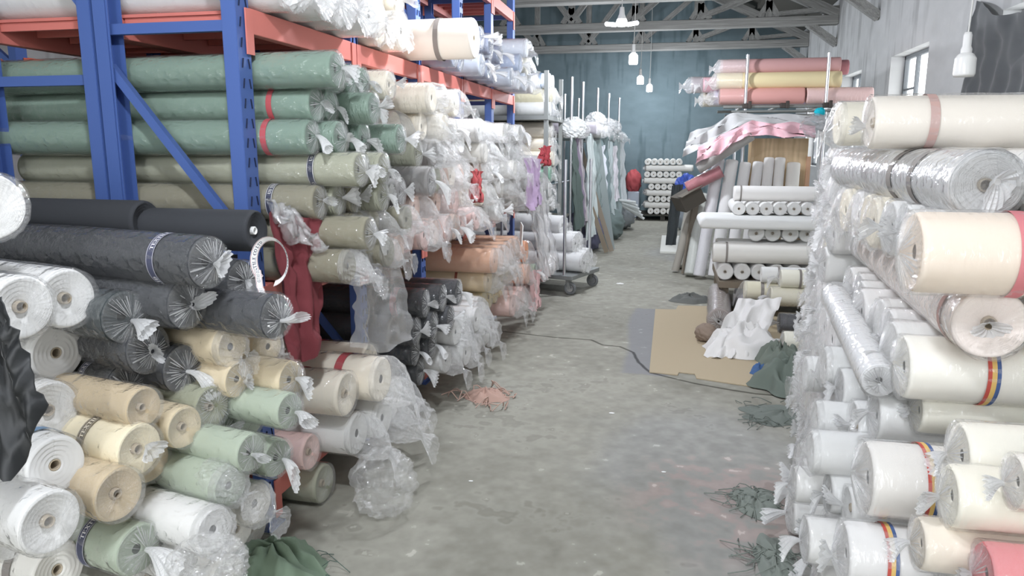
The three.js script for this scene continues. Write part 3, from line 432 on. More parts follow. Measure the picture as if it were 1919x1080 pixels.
// ---------------------------------------------------------------- the white pile on the right
const RW = (o) => roll({ yaw: 180, len: 1.6, q: 2, film: M.clear, ...o });
[ // crossways layers on top
  [.691, 1.69, -2.95, .092, 0xf0e8dc, 'taut', ['tan', .17, .03], 'top crosswise cream roll with a tan band on the right pile'],
  [.68, 1.7, -3.44, .09, 0xefe9d8, 'loose', null, 'cream bagged roll behind the top roll of the right pile'],
  [.65, 1.322, -2.2, .11, 0xf2e2d0, 'tied', ['pink', .22, .035], 'peach roll with a red band lying crosswise at the right edge', 180, 0],
  [.715, .942, -2.406, .097, 0xf3f0e6, 'tied', ['rainbow', .2, .035], 'white roll with a red yellow blue band below the camera-facing roll', 180, 0],
  [.945, .755, -2.696, .075, 0xefece2, 'taut', ['ltd', .26, .05, .5], 'white roll with a dark label right of the olive film end'],
  [.78, .797, -2.437, .07, 0xe9e6d8, 'tied', null, 'off-white roll end in dull film under the striped roll', 180, .5],
  [.578, .673, -2.169, .105, 0xf4f0ea, 'tied', ['rainbow', .13, .03], 'large white roll with a striped band, foremost in the pile', 180, 0],
  [.749, .828, -1.997, .085, 0xf0ecdf, 'tied', ['ltd', .17, .03], 'white roll with a blue lettered band at the right edge', 180, .6],
  [.685, .779, -1.857, .075, 0xf1ecdc, 'tied', null, 'cream bagged roll right of the large striped roll'],
  [.521, .473, -2.098, .088, 0xf5f3f1, 'tied', ['rainbow', .09, .03], 'white roll with a striped band at the bottom of the frame', 180, .4],
  [.635, .64, -1.872, .065, 0xeadfce, 'tied', null, 'beige bagged roll end low in the right pile'],
  [.735, .645, -1.749, .07, 0xdd8285, 'tied', null, 'coral pink roll in the bottom right corner'],
  [.827, .628, -1.986, .06, 0xeee2d2, 'taut', null, 'beige roll end above the coral pink roll'],
  [.781, .866, -1.765, .062, 0xece6dc, 'tied', null, 'pale roll in shiny film at the right edge below the lettered band'],
  [.484, .397, -2.705, .065, 0xf6f5f2, 'tied', null, 'small white roll end sticking out farthest over the frayed cloth', 180, .9],
  [.493, .307, -2.469, .075, 0xf6f5f2, 'tied', null, 'white roll end with a tail, lowest toward the aisle', 180, .9],
  [.579, .427, -2.588, .07, 0xf2f2f0, 'tied', null, 'white roll end right of the one sticking out farthest'],
  [.516, .558, -2.626, .075, 0xf2f2f0, 'loose', null, 'white bagged roll above the one sticking out farthest'],
  [.633, .486, -2.793, .075, 0xf2f2f0, 'tied', null, 'white roll end left of the large striped roll'],
  [.612, .438, -2.464, .07, 0xf4f4f2, 'taut', null, 'white roll under the large striped roll'],
  [.575, .581, -2.889, .075, 0xf2f2f0, 'loose', null, 'white bagged roll upper left of the large striped roll'],
  [.678, .624, -2.753, .085, 0xf4f4f2, 'taut', null, 'white roll directly above the large striped roll'],
  [.672, .691, -2.965, .075, 0xf2f2f0, 'tied', null, 'white roll below the grey slanting roll'],
  [.593, .657, -3.253, .075, 0xf0f0ee, 'loose', null, 'white bagged roll by the grey green cloth'],
  [.693, .728, -2.556, .08, 0xf4f4f2, 'tied', null, 'white roll below the tip of the grey slanting roll'],
  [.632, .737, -3.096, .08, 0xf0f0ee, 'loose', null, 'white bagged roll beside the grey slanting roll'],
].forEach(([x, y, z, r, c, end, band, label, yaw = 180, tail = 0.8], i) => RW({ p: [x, y, z], r, c, end, band, label, yaw, tail, drop: .8, long: .7, sleeve: .6, name: c === 0xdd8285 ? 'coral_pink_fabric_roll' : c === 0xf2e2d0 ? 'peach_fabric_roll' : 'white_fabric_roll', group: 'rolls of the near right pile' }));
// lengthwise layers, ends to the viewer
for (let k = 0; k < 5; k++) roll({ p: [.85 + k * .2, 1.5, -2.29 - (k % 2) * .06], r: .096, c: 0xf1efec, end: k ? 'taut' : 'taut', yaw: 91, len: 1.75, q: k < 2 ? 2 : 1, tail: .3, band: k ? null : [['grey', .35, .05], ['grey', .6, .06]], film: k ? M.clear : M.greyFilm, name: 'white_fabric_roll', group: 'lengthwise rolls of the right pile', label: k ? `white lengthwise roll in the upper layer, ${ORD[k]} right of the grey filmed one` : 'white roll in grey shiny film, round end facing the camera' });
for (let k = 0; k < 5; k++) roll({ p: [.86 + k * .2, 1.132, -2.19 - (k % 2) * .05], r: .096, c: 0xf2e6de, end: 'taut', yaw: 94.5, len: 1.7, q: k < 2 ? 2 : 1, tail: .3, band: k ? null : ['tan', .1, .03], name: 'pale_pink_fabric_roll', group: 'lengthwise rolls of the right pile', label: k ? `pale lengthwise roll in the lower layer, ${ORD[k]} right of the pinkish one` : 'pinkish roll with a round layered end facing the camera' });
roll({ p: [1.01, 1.11, -3.98], r: .096, c: 0xf0efed, end: 'taut', yaw: 94.5, len: 1.7, q: 1, name: 'white_fabric_roll', group: 'lengthwise rolls of the right pile', label: 'white lengthwise roll slanting away behind the pinkish one' });
roll({ p: [.675, .87, -2.48], r: .055, c: 0xe6e6e6, end: 'tied', tail: .3, film: M.clear, yaw: 94, len: 1.1, q: 2, pitch: -3.4, name: 'grey_fabric_roll', label: 'thin grey filmed roll slanting along the face of the right pile' });
// crosswise rows behind
{
  const rng = rngOf(909);
  const cross = (y, zs, r, x0, row) => zs.forEach((z, i) => { const w = rng(); RW({ p: [x0(z) + (rng() - .5) * .05, y, z], r, c: w < .15 ? 0xefe7d4 : w < .3 ? 0xe6e4e2 : 0xf3f2ef, end: rng() < .5 ? 'loose' : 'tied', q: z > -4.6 ? 2 : 1, drop: .5, long: .55, tail: .6, sleeve: .4, len: 1.45, name: 'white_fabric_roll', group: `crosswise rows of the right pile, ${row}`, label: `white crosswise roll of the right pile, ${row}, ${ORD[i + 1]} in from front` }); });
  const seq = (a, n, d) => Array.from({ length: n }, (_, i) => a - d * i);
  cross(1.325, seq(-2.43, 8, .2), .096, z => .72 + (-z - 2.4) * .06, 'row below upper lengthwise rolls');
  cross(.94, seq(-2.62, 7, .2), .096, z => .74 + (-z - 2.6) * .1, 'row below lower lengthwise rolls');
  const face = z => .56 + .165 * (-z - 2.86);
  for (let k = 0; k < 9; k++) { const z0 = k < 4 ? -3.42 : k < 5 ? -3.3 : -4.2, n = Math.floor((6.45 + z0) / .205) + 1; cross(.1 + k * .175, seq(z0 - (k % 2) * .1, n - (k % 2), .205), .1, z => face(z) + k * .012, `${ORD[k + 1]} layer up`); }
  for (let i = 0; i < 8; i++) RW({ p: [.55 + .05 * (i % 3), .1, -1.9 - i * .2], r: .098, c: 0xf2f1ee, end: 'tied', q: 1, sleeve: .3, name: 'white_fabric_roll', group: 'floor row of the right pile', label: `white roll in the floor row of the near right pile, ${ORD[i + 1]} in from the front` });
  for (const [y, z, n] of [[.1, -1.52, 'lowest, outer'], [.1, -1.71, 'lowest, inner'], [.285, -1.6, 'second up, outer'], [.285, -1.8, 'second up, inner'], [.47, -1.68, 'third up, outer'], [.47, -1.88, 'third up, inner']]) RW({ p: [.72, y, z], r: .095, c: 0xf2f1ee, end: 'tied', q: 1, sleeve: .3, name: 'white_fabric_roll', group: 'front foot of the right pile', label: `white roll at the front foot of the right pile, ${n}` });
  for (let i = 0; i < 4; i++) RW({ p: [.72 + .05 * (i % 2), .27, -2.0 - i * .2], r: .09, c: 0xf2f1ee, end: 'tied', q: 1, sleeve: .3, name: 'white_fabric_roll', group: 'second row of the right pile', label: `white roll just above the floor row of the near pile, ${ORD[i + 1]} in` });
}
// ---------------------------------------------------------------- cloth, bags and scraps
// a hanging piece between a top and a bottom line, with folds; a closed shell
function sheet(top, bot, { nx = 24, ny = 18, folds = 5, amp = 0.03, th = 0.004, seed = 1, rough = 0.01, belly = 0 } = {}) {
  const T = top.map(p => V(...p)), B = bot.map(p => V(...p)); const along = (L, t) => { const s = t * (L.length - 1), i = Math.min(L.length - 2, Math.floor(s)); return L[i].clone().lerp(L[i + 1], s - i); };
  const w = T[T.length - 1].clone().sub(T[0]), n = w.clone().cross(V(0, 1, 0)).normalize(); if (n.lengthSq() < 0.5) n.set(0, 0, 1);
  const at = (i, j, o) => { const u = i / nx, v = j / ny, p = along(T, u).lerp(along(B, u), v); const f = amp * Math.sin(u * TAU * folds + seed + nz(u * 3, v * 2, seed) * 3) * (0.3 + 0.7 * v) + rough * nz(u * 9 + seed, v * 9) + belly * Math.sin(PI * v); p.addScaledVector(n, f + o); p.y += rough * nz(u * 5, v * 4, seed + 4) * (j && j < ny ? 1 : 0.4) * 2; return p.toArray(); };
  const a = gridGeo(nx, ny, (i, j) => at(i, j, th / 2)), b = gridGeo(nx, ny, (i, j) => at(nx - i, j, -th / 2));
  const rim = []; const edge = (f, m) => rim.push(gridGeo(m, 1, (i, j) => f(i, j ? th / 2 : -th / 2)));
  edge((i, o) => at(i, 0, o), nx); edge((i, o) => at(nx - i, ny, o), nx); edge((j, o) => at(0, ny - j, o), ny); edge((j, o) => at(nx, j, o), ny);
  return merge([a, b, ...rim]);
}
// a crumpled bundle: an ellipsoid broken up by ridged folds
function bundle(rx, ry, rz, seed, amp = 0.25, freq = 2.2, nu = 30, nv = 20, sharp = false) {
  const g = gridGeo(nu, nv, (i, j) => { const a = i / nu * TAU, b = PI * j / nv, d = [Math.cos(a) * Math.sin(b), Math.cos(b), Math.sin(a) * Math.sin(b)], k = 1 + amp * ridge(d[0] * freq + seed, d[1] * freq, d[2] * freq + seed) + amp * 0.5 * nz(d[0] * freq * 2.3, d[1] * freq * 2.3 + seed, d[2] * freq * 2.3); return [d[0] * rx * k, Math.max(-ry, d[1] * ry * k), -d[2] * rz * k]; }, true);
  return sharp ? flat(g) : g;
}
// cloth dropped on the floor: folds radiating over an irregular outline
function heap(rx, rz, h, seed, folds = 7, nu = 48, nv = 12) {
  const f = gridGeo(nu, nv, (i, j) => { const a = -i / nu * TAU, t = 1 - j / nv, rad = 1 + 0.35 * nz(Math.cos(a) * 1.6 + seed, Math.sin(a) * 1.6), tt = 1 - t, y = j === 0 ? 0.002 : h * (0.25 + 0.75 * (1 - t * t)) * Math.min(1, tt * 5) * (0.55 + 0.55 * ridge(Math.cos(a) * t * 2.3 + seed, Math.sin(a) * t * 2.3, seed) + 0.18 * Math.sin(a * folds + t * 5 + seed)); return [Math.cos(a) * t * rx * rad, Math.max(0.002, y), Math.sin(a) * t * rz * rad]; }, true);
  const base = gridGeo(nu, 1, (i, j) => { const a = i / nu * TAU, rad = 1 + 0.35 * nz(Math.cos(a) * 1.6 + seed, Math.sin(a) * 1.6); return j ? [0, 0.001, 0] : [Math.cos(a) * rx * rad, 0.001, Math.sin(a) * rz * rad]; }, true);
  return merge([f, base]);
}
function strands(n, spread, seed, r = 0.002, h = 0.03) { const g = rngOf(seed), out = []; for (let i = 0; i < n; i++) { const x = (g() - .5) * spread, z = (g() - .5) * spread * .8, a = g() * TAU, l = .05 + g() * .1; out.push(tube([[x, .006, z], [x + Math.cos(a) * l * .5, .008 + g() * h, z + Math.sin(a) * l * .5], [x + Math.cos(a + .6) * l, .005, z + Math.sin(a + .6) * l]], r, 4, 5)); } return out; }
const one = (name, geo, mat, pos, label, category, group) => { const m = mesh(name, geo, mat); m.position.set(...pos); return tag(m, label, category, group); };

// near left: gauze, red cloth, film sheet, strap, bag waste
const gauze = new THREE.MeshPhysicalMaterial({ color: 0x2e3235, transmission: 0.72, roughness: 0.5, thickness: 0, side: THREE.DoubleSide });
one('black_gauze', sheet([[-1.64, 1.275, -1.42], [-1.58, 1.27, -1.43], [-1.53, 1.255, -1.43]], [[-1.6, .92, -1.36], [-1.47, .84, -1.36], [-1.42, 1.0, -1.42]], { folds: 2, amp: .015, seed: 3, rough: .02 }), gauze, [0, 0, 0], 'black see-through gauze hanging over white rolls at the left edge', 'cloth');
one('dark_red_cloth', sheet([[-1.5, 1.364, -2.6], [-1.44, 1.34, -2.75], [-1.41, 1.27, -2.95]], [[-1.44, .75, -2.6], [-1.43, .74, -2.72], [-1.43, .8, -2.86]], { folds: 1.6, amp: .03, seed: 8, rough: .03 }), fabric(0x7d3a40), [0, 0, 0], 'dark red cloth hanging beside the black rolls under the shelf', 'cloth');
one('film_sheet', sheet([[-1.35, 1.14, -3.1], [-1.32, 1.12, -3.3], [-1.36, 1.05, -3.6]], [[-1.38, .72, -3.06], [-1.36, .62, -3.3], [-1.3, .6, -3.68]], { folds: 2, amp: .02, seed: 12, rough: .02, nx: 40, ny: 30, th: .003 }), M.sheet, [0, 0, 0], 'sheet of clear plastic film hanging below the middle shelf', 'plastic sheet');
one('film_sheet', sheet([[-1.49, 1.41, -2.57], [-1.46, 1.36, -2.72]], [[-1.43, 1.25, -2.62], [-1.36, 1.22, -2.78]], { folds: 3, amp: .03, seed: 19, rough: .04, th: .003 }), M.sheet, [0, 0, 0], 'flap of clear film over the dark red cloth', 'plastic sheet');
{ // selvedge strap curled in a loop on the bare black roll
  const P = []; for (let i = 0; i <= 26; i++) { const a = -2.4 + i / 26 * 5.4; P.push([-1.24 + .04 * Math.sin(a) , 1.245 + Math.cos(a) * .065, -2.16 - Math.sin(a) * .02]); }
  const strap = gridGeo(26, 1, (i, j) => { const [x, y, z] = P[i]; const rx = x + 1.24, ry = y - 1.245, m = Math.hypot(rx, ry); return [x + (j ? rx / m * .016 : 0), y + (j ? ry / m * .016 : 0), z + (j ? .018 : 0)]; });
  const t = thing('selvedge_strap', 'curled white printed selvedge strap looped over the black rolls', 'strap', [0, 0, 0]);
  const map = textBand('#ececea', '#3c3c52', '#9a5560', 'TEXTILE CO LTD');
  mesh('strap', strap, std(0xffffff, .8, { map, side: THREE.DoubleSide }), t);
  mesh('loose_end', gridGeo(12, 1, (i, j) => [-1.29 + j * .024 + .003 * i, 1.22 - i * .008 + .01 * Math.sin(i * .9), -2.13 + i * .003]), std(0xffffff, .8, { map, side: THREE.DoubleSide }), t);
}
one('film_waste', bundle(.1, .07, .09, 4.2, .16, 3.6, 50, 30, true), M.clear, [-1.2, .48, -1.66], 'wad of clear crumpled film low beside the mint roll', 'plastic waste');
one('film_waste', bundle(.07, .055, .07, 9.2, .16, 3.6, 44, 28, true), M.clear, [-1.3, .62, -1.9], 'wad of clear crumpled film between the olive rolls', 'plastic waste');
one('film_waste', bundle(.12, .13, .12, 14.2, .28, 2.2, 56, 36, true), M.clear, [-1.2, .14, -2.92], 'clear plastic bag slumped on the floor under the cream rolls', 'plastic waste');
{ const t = thing('green_netting', 'dark green crumpled netting with frayed edge at the rack foot', 'cloth', [-1.42, 0, -2.36]); mesh('cloth', heap(.22, .17, .12, 5.5, 6), fabric(0x71826f), t); mesh('fringe', merge(strands(40, .5, 31)), fabric(0x55645c), t).userData.kind = 'stuff'; }
{ const t = thing('pink_netting', 'pink tangled netting scrap on the floor by the black rolls', 'cloth', [-1.13, 0, -4.52]); mesh('cloth', heap(.15, .1, .06, 2.2, 9), fabric(0xbf9f92), t); mesh('fringe', merge(strands(34, .4, 37, .004, .06)), fabric(0xc4a79a), t).userData.kind = 'stuff'; }
// coloured pieces among the bags of the rack
[['red_cloth', [[-1.22, 1.46, -4.6], [-1.19, 1.45, -4.7]], [[-1.22, 1.28, -4.6], [-1.2, 1.26, -4.68]], 0xb9585a, 'bright red cloth piece hanging among the white bags'], ['lavender_cloth', [[-1.22, 1.52, -6.35], [-1.16, 1.5, -6.75]], [[-1.2, 1.05, -6.5], [-1.16, 1.12, -6.7]], 0xc7aecf, 'lavender cloth hanging from the far middle shelf'], ['scarlet_cloth', [[-1.18, 1.6, -6.85], [-1.12, 1.62, -7.08]], [[-1.18, 1.46, -6.88], [-1.13, 1.44, -7.05]], 0xbf5058, 'scarlet bag above the lavender cloth'], ['pink_cloth', [[-1.22, .5, -6.55], [-1.16, .48, -6.8]], [[-1.2, .12, -6.6], [-1.17, .16, -6.75]], 0xe3bcbc, 'pale pink cloth drooping from the bottom shelf beside the cart']].forEach(([n, a, b, c, l]) => one(n, sheet(a, b, { folds: 3, amp: .03, seed: 6, rough: .03, nx: 14, ny: 12 }), fabric(c), [0, 0, 0], l, 'cloth'));
[[-6.95, 1.3], [-7.2, 1.25], [-7.45, 1.3]].forEach(([z, y], i) => one('film_sheet', sheet([[-1.32, y, z + .1], [-1.28, y, z - .12]], [[-1.16, .35, z + .08], [-1.1, .4, z - .1]], { folds: 3, amp: .03, seed: i * 5 + 2, rough: .04, nx: 16, ny: 18, th: .003 }), M.sheet, [0, 0, 0], `pale film hanging beside the white cart, ${ORD[i + 1]} from the lavender cloth`, 'plastic sheet', 'films hanging beside the cart'));
{ const t = thing('shade_card', 'white colour sample card with swatches on the pink roll', 'card', [-1.13, .94, -5.72]); t.rotation.set(0, .25, -.06);
  mesh('card', rbox(.006, .16, .3, 0, 0, 0, .002), M.white, t); const sw = [0x6b6f66, 0xa3906f, 0xc9a27a, 0x7a2f33, 0x3c3f4a, 0x8a8f8a];
  for (let k = 0; k < 3; k++) for (let i = 0; i < (k ? 10 : 5); i++) mesh('swatch', box(.003, .02, .018, .0045, .04 - k * .045, .12 - i * .026), std(sw[(i * 2 + k) % 6], .9), t); }
// floor pieces
{ const s = new THREE.Shape(); [[-.1, 5.3], [.1, 5.27], [.11, 5.34], [.22, 5.32], [.23, 5.22], [.6, 5.1], [1.25, 5.0], [1.25, 7.6], [.4, 7.75], [.12, 7.72], [.1, 7.52], [-.104, 7.5]].forEach(([x, z], i) => i ? s.lineTo(x, z) : s.moveTo(x, z));
  one('cardboard_sheet', new THREE.ExtrudeGeometry(s, { depth: .007, bevelEnabled: false }).rotateX(-PI / 2).translate(0, .001, 0), M.card, [0, 0, 0], 'flattened tan cardboard sheet lying on the floor', 'cardboard'); }
one('foam_board', rbox(.75, .04, 2.2, .25, .02, -12.75, .008), M.board, [0, 0, 0], 'pale flat board on the floor far down the aisle', 'board');
roll({ p: [.46, .12, -6.6], r: .105, c: 0x9d938e, end: 'tied', tail: .2, yaw: 93, pitch: 0, len: 1.3, q: 2, name: 'grey_fabric_roll', group: 'grey rolls on the cardboard', label: 'grey wrapped roll lying on the cardboard, left of two' });
roll({ p: [.74, .105, -6.85], r: .09, c: 0x9c95a0, end: 'tied', tail: .2, yaw: 92, len: 1.2, q: 2, name: 'grey_fabric_roll', group: 'grey rolls on the cardboard', label: 'lilac grey wrapped roll right of the other grey roll' });
one('brown_bundle', bundle(.085, .07, .085, 3.3, .18, 2.4), fabric(0x8d7d70), [.34, .078, -6.3], 'small brown knotted bundle in front of the grey roll', 'bundle');
one('white_cloth', heap(.34, .26, .2, 7.7, 5), fabric(0xf0eeec), [.62, .008, -6.05], 'white crumpled cloth spread over the cardboard', 'cloth');
one('white_cloth', sheet([[.6, .34, -6.5], [.95, .36, -6.5]], [[.3, .02, -5.78], [.68, .02, -5.8]], { folds: 3, amp: .03, seed: 4, rough: .04, belly: .05 }), fabric(0xf0eeec), [0, 0, 0], 'white cloth trailing down from the rolls onto the cardboard', 'cloth');
one('grey_green_cloth', heap(.22, .2, .16, 3.9, 7), fabric(0x6f786f), [.86, .008, -5.68], 'grey green crumpled cloth beside the white cloth', 'cloth');
one('grey_green_cloth', heap(.26, .3, .2, 8.3, 6), fabric(0x69736b), [.86, .008, -5.2], 'grey green cloth with a blue corner by the white rolls', 'cloth');
one('blue_rag', heap(.07, .06, .07, 1.3, 5), fabric(0x4b6a99), [.68, .008, -5.42], 'small blue rag on the grey green cloth', 'cloth');
[[.72, -4.55, .26, .18, 0x6f7670, 'dark frayed cloth strips in front of the cardboard'], [.44, -3.35, .11, .16, 0x7d847d, 'dark frayed cloth scrap lying alone on the floor'], [.46, -2.85, .08, .2, 0x7d847d, 'frayed dark cloth under the lowest white rolls']].forEach(([x, z, rx, rz, c, l], i) => { const t = thing('frayed_cloth', l, 'cloth', [x, 0, z], 'frayed cloth scraps'); mesh('cloth', heap(rx, rz, .035, 4.4 + i * 3, 8), fabric(c), t); mesh('fringe', merge(strands(46, rx * 2.2, 61 + i, .0025, .03)), fabric(c), t).userData.kind = 'stuff'; });
one('dark_cloth', heap(.2, .14, .08, 6.1, 6), fabric(0x6d6f6c), [.25, 0, -8.0], 'grey rag on the floor behind the cardboard', 'cloth');
[[-.55, -8.9, 'white paper scrap on the floor beyond the cart wheels', .05], [-.3, -4.4, 'small pale paper scrap in the middle of the floor', .018], [-.9, -3.3, 'tiny white scrap on the floor left of the aisle', .012], [.02, -3.6, 'tiny white scrap on the floor right of the aisle', .012]].forEach(([x, z, l, s]) => one('paper_scrap', heap(s, s * .6, s * .25, x * 9 + 4, 5, 20, 5), M.white, [x, 0, z], l, 'scrap'));

// ---------------------------------------------------------------- cart with white rolls
{
  const t = thing('platform_cart', 'steel platform cart with two chrome poles carrying white rolls', 'cart', [-1.35, 0, -8.5]); t.rotation.y = -.32;
  mesh('platform', rbox(.95, .05, .75, 0, .2, 0, .01), std(0x8a8d8c, .5, { metalness: .3 }), t);
  for (const [x, z] of [[.4, .3], [.4, -.3], [-.4, .3], [-.4, -.3]]) {
    const c = mesh('caster', [box(.05, .05, .05, x, .16, z), bar([x, .17, z + .03], [x + .02, .07, z + .03], .006, .035), bar([x, .17, z - .03], [x + .02, .07, z - .03], .006, .035)], M.galv, t);
    mesh('tyre', new THREE.TorusGeometry(.056, .018, 10, 26).translate(x + .02, .075, z), M.rubber, c);
    mesh('hub', new THREE.CylinderGeometry(.04, .04, .026, 18).rotateX(PI / 2).translate(x + .02, .075, z), M.steel, c);
  }
  for (const z of [.33, -.33]) mesh('pole', pipe([.36, .2, z], [.36, 1.48, z], .017), M.steel, t);
  for (const z of [.33, -.33]) mesh('pole', pipe([-.44, .2, z], [-.44, 1.48, z], .017), M.steel, t);
}
{ const rows = [[.34, [.12, -.12, -.34], .4], [.54, [.04, -.2], .28], [.73, [-.05], .1]]; let n = 0;
  for (const [y, zs, x] of rows) for (const z of zs) { n++; roll({ p: [-1.35 + x * .95 + .06, y, -8.5 + z * .95 + x * .3], r: .108, c: 0xf2f2f0, end: 'loose', film: M.milky, yaw: 18, len: .95, q: 1, drop: .25, long: .45, name: 'white_fabric_roll', group: 'white rolls on the cart', label: `white bagged roll on the cart, ${['', 'front of bottom row', 'middle of bottom row', 'back of bottom row', 'front of second row', 'back of second row', 'on top'][n]}` }); } }
// ---------------------------------------------------------------- far left: stacked rolls, pipe stands, boards
{
  let n = 0; const rng = rngOf(55);
  for (const [y, list] of [[.5, ['white', 'white', 'offwhite']], [.7, ['white', 'offwhite']], [.9, ['white', 'white', 'white']], [1.08, ['white', 'offwhite']], [1.28, ['sage', 'sage', 'offwhite']], [1.47, ['ivory', 'ivory', 'offwhite']], [1.65, ['ivory', 'cream', 'white']], [1.83, ['ivory', 'offwhite']]]) list.forEach((c, i) => { n++; roll({ p: [-1.55 + rng() * .1, y, -9.4 - i * .21 - (n % 2) * .04], r: .095, c: c === 'sage' ? 0x86b39b : COL[c], end: i || c === 'ivory' ? 'loose' : 'tied', q: 1, sleeve: .3, drop: .6, long: .7, name: nm(c), group: 'rolls stacked beyond the cart', label: `${NW[c].replace('_', ' ').replace('offwhite', 'off-white')} roll in the stack behind the cart, ${ORD[n]} counted from the floor up` }); });
  [[2.42, -9.4, 0xdfe4ee, ['blue', .1]], [2.42, -9.65, 0xf0f2f4, ['pink', .1]], [2.25, -9.5, 0xd9d2b4, null], [2.25, -9.75, 0xe6e9ee, null], [2.08, -9.45, 0xd8d8d6, null], [2.08, -9.7, 0xcfd4da, null]].forEach(([y, z, c, band], i) => roll({ p: [-1.5, y, z], r: i === 2 ? .11 : .09, c, end: i < 2 ? 'open' : 'loose', noSleeve: i < 2, band, q: 1, drop: .6, len: 1.2, name: 'pale_fabric_roll', group: 'pale rolls high beyond the rack', label: ['pale blue roll with a blue tape high past the rack', 'white roll with a pink tape high past the rack', 'thick beige bagged roll high past the rack', 'white bagged roll right of the thick beige one', 'grey white bagged roll below the thick beige one', 'pale grey bagged roll lowest of the high rolls'][i] }));
  { const h = thing('stacking_shelf', 'grey steel stacking shelf beyond the blue rack', 'shelf', [-2.2, 0, -9.6]); for (const y of [.38, 1.96]) mesh('shelf_board', box(1.5, .05, 1.3, 0, y, 0), M.galv, h); for (const [x, z] of [[.72, .6], [.72, -.6], [-.7, .6], [-.7, -.6]]) mesh('leg', box(.05, 2.5, .05, x, 1.25, z), M.galv, h); }
  [[-1.35, 1.87, -10.5, .13, 'white'], [-1.32, 1.86, -10.9, .12, 'cloudy'], [-1.2, 2.02, -12.1, .12, 'greyish'], [-1.1, 1.98, -12.9, .11, 'silvery'], [-1.05, 1.97, -13.7, .11, 'faint']].forEach(([x, y, z, r, w], i) => one('film_bundle', bundle(r * 1.2, r, r, i * 3.7 + 1, .25, 2.6, 34, 22, true), i ? M.milky : fabric(0xeceeee), [x, y, z], `${w} crumpled film bundle on top left of the aisle end`, 'plastic waste', 'film bundles on the pipe stand'));
  [[-10.5, 0x5d6a66, 'dark green grey'], [-10.75, 0x8f8496, 'dull purple'], [-11.0, 0xb9b2b8, 'rosy grey']].forEach(([z, c, w], i) => one('hung_cloth', sheet([[-1.36, 1.74, z + .12], [-1.32, 1.74, z - .12]], [[-1.28, .45 + i * .1, z + .12], [-1.2, .5, z - .14]], { folds: 3, amp: .03, seed: i * 7 + 3, rough: .04, nx: 18, ny: 14 }), fabric(c), [0, 0, 0], `${w} cloth hanging behind the chrome cart poles`, 'cloth', 'cloths behind the cart'));
  // pipe stand with hanging lengths of cloth
  const st = thing('pipe_stand', 'stand of thin upright pipes with cloth hung over its rails', 'rack', [0, 0, 0]);
  for (const [x, z] of [[-1.36, -10.4], [-2.16, -10.4], [-1.3, -11.2], [-1.2, -12.4], [-1.12, -13.6], [-1.02, -14.8], [-2.1, -11.2], [-2.0, -12.4], [-1.9, -13.6], [-1.8, -14.8]]) mesh('pole', pipe([x, 0, z], [x, 2.55, z], .018, 10), M.steel, st);
  for (const y of [1.0, 1.75]) { mesh('rail', pipe([-1.36, y, -10.4], [-1.02, y, -14.8], .018, 10), M.steel, st); mesh('rail', pipe([-2.16, y, -10.4], [-1.8, y, -14.8], .018, 10), M.steel, st); }
  const cl = [0xc9d2d2, 0x8f9c9c, 0xd9dce4, 0x7f8f92, 0xb9c4c6, 0xe6e3ea, 0x9aa8aa, 0xcdd3d6], lw = ['pale grey', 'slate grey', 'bluish white', 'dark teal grey', 'misty grey', 'lavender white', 'steel grey', 'silver grey'];
  cl.forEach((c, i) => { const t = (i + .3) / 8, z = -11.2 - 3.6 * t, x = -1.24 + .28 * t, y = 1.78 - (i % 3) * .08; one('hung_cloth', sheet([[x, y, z + .2], [x + .06, y + .02, z - .2]], [[x + .02, .25 + (i % 2) * .35, z + .2], [x + .12, .3 + (i % 3) * .2, z - .22]], { folds: 4, amp: .04, seed: i * 3 + 1, rough: .05, nx: 20, ny: 16 }), fabric(c), [0, 0, 0], `${lw[i]} cloth hung on the pipe stand left of the aisle end`, 'cloth', 'cloths on the pipe stand'); });
  [[-11.5, 2.0, 0xd6cfda], [-11.9, 1.95, 0xf0f0ee], [-12.5, 1.98, 0xe8ebec], [-13.2, 1.92, 0x9fb0b2], [-14.0, 1.95, 0xb4c0c2], [-14.6, 1.9, 0xd8dee0]].forEach(([z, y, c], i) => roll({ p: [-1.12 + i * .04, y - .1, z], r: .09, c, end: 'loose', q: 1, len: .9, drop: .7, name: 'pale_fabric_roll', group: 'rolls lying on the pipe stand', label: `pale bagged roll lying on top of the pipe stand, ${ORD[i + 1]} from the cart` }));
  [[-1.25, -11.8, .3, 0x6c6d86, 'purple grey heap of bagged cloth behind the cart'], [-1.0, -13.4, .28, 0x72807f, 'grey heap of cloth at the foot of the pipe stand'], [-.92, -15.2, .3, 0x8a8f92, 'pale grey heap of cloth near the far wall'], [-.95, -16.4, .28, 0xa59aa0, 'rosy grey heap of cloth near the far wall']].forEach(([x, z, r, c, l], i) => one('cloth_heap', bundle(r, r * .95, r * 1.2, i * 4 + 2, .22, 2.6), fabric(c), [x - .1, r * .95, z], l, 'bundle'));
  for (let i = 0; i < 6; i++) one('paper_tube', pipe([-1.25, .68 + .05 * (i % 2), -14.2 - i * .06], [-.62 + i * .03, .62 - i * .07, -14.0 - i * .1], .024, 12), std(0xdfe3e2, .8), [0, 0, 0], `white paper tube sticking out left of the aisle, ${ORD[i + 1]} of the bunch`, 'tube', 'paper tubes in a bunch');
  [[-.93, -11.5, -1.47, 1.55, .07, 0x8f8373, 'narrow brown plank leaning to the left'], [-.86, -11.62, -1.36, 1.6, .07, 0x9b9082, 'second brown plank leaning behind the first']].forEach(([x, z, x1, y1, w, c, l]) => { const m = mesh('leaning_plank', bar([x, .02, z], [x1, y1, z + .03], .03, w), std(c, .9)); tag(m, l, 'plank', 'leaning planks'); });
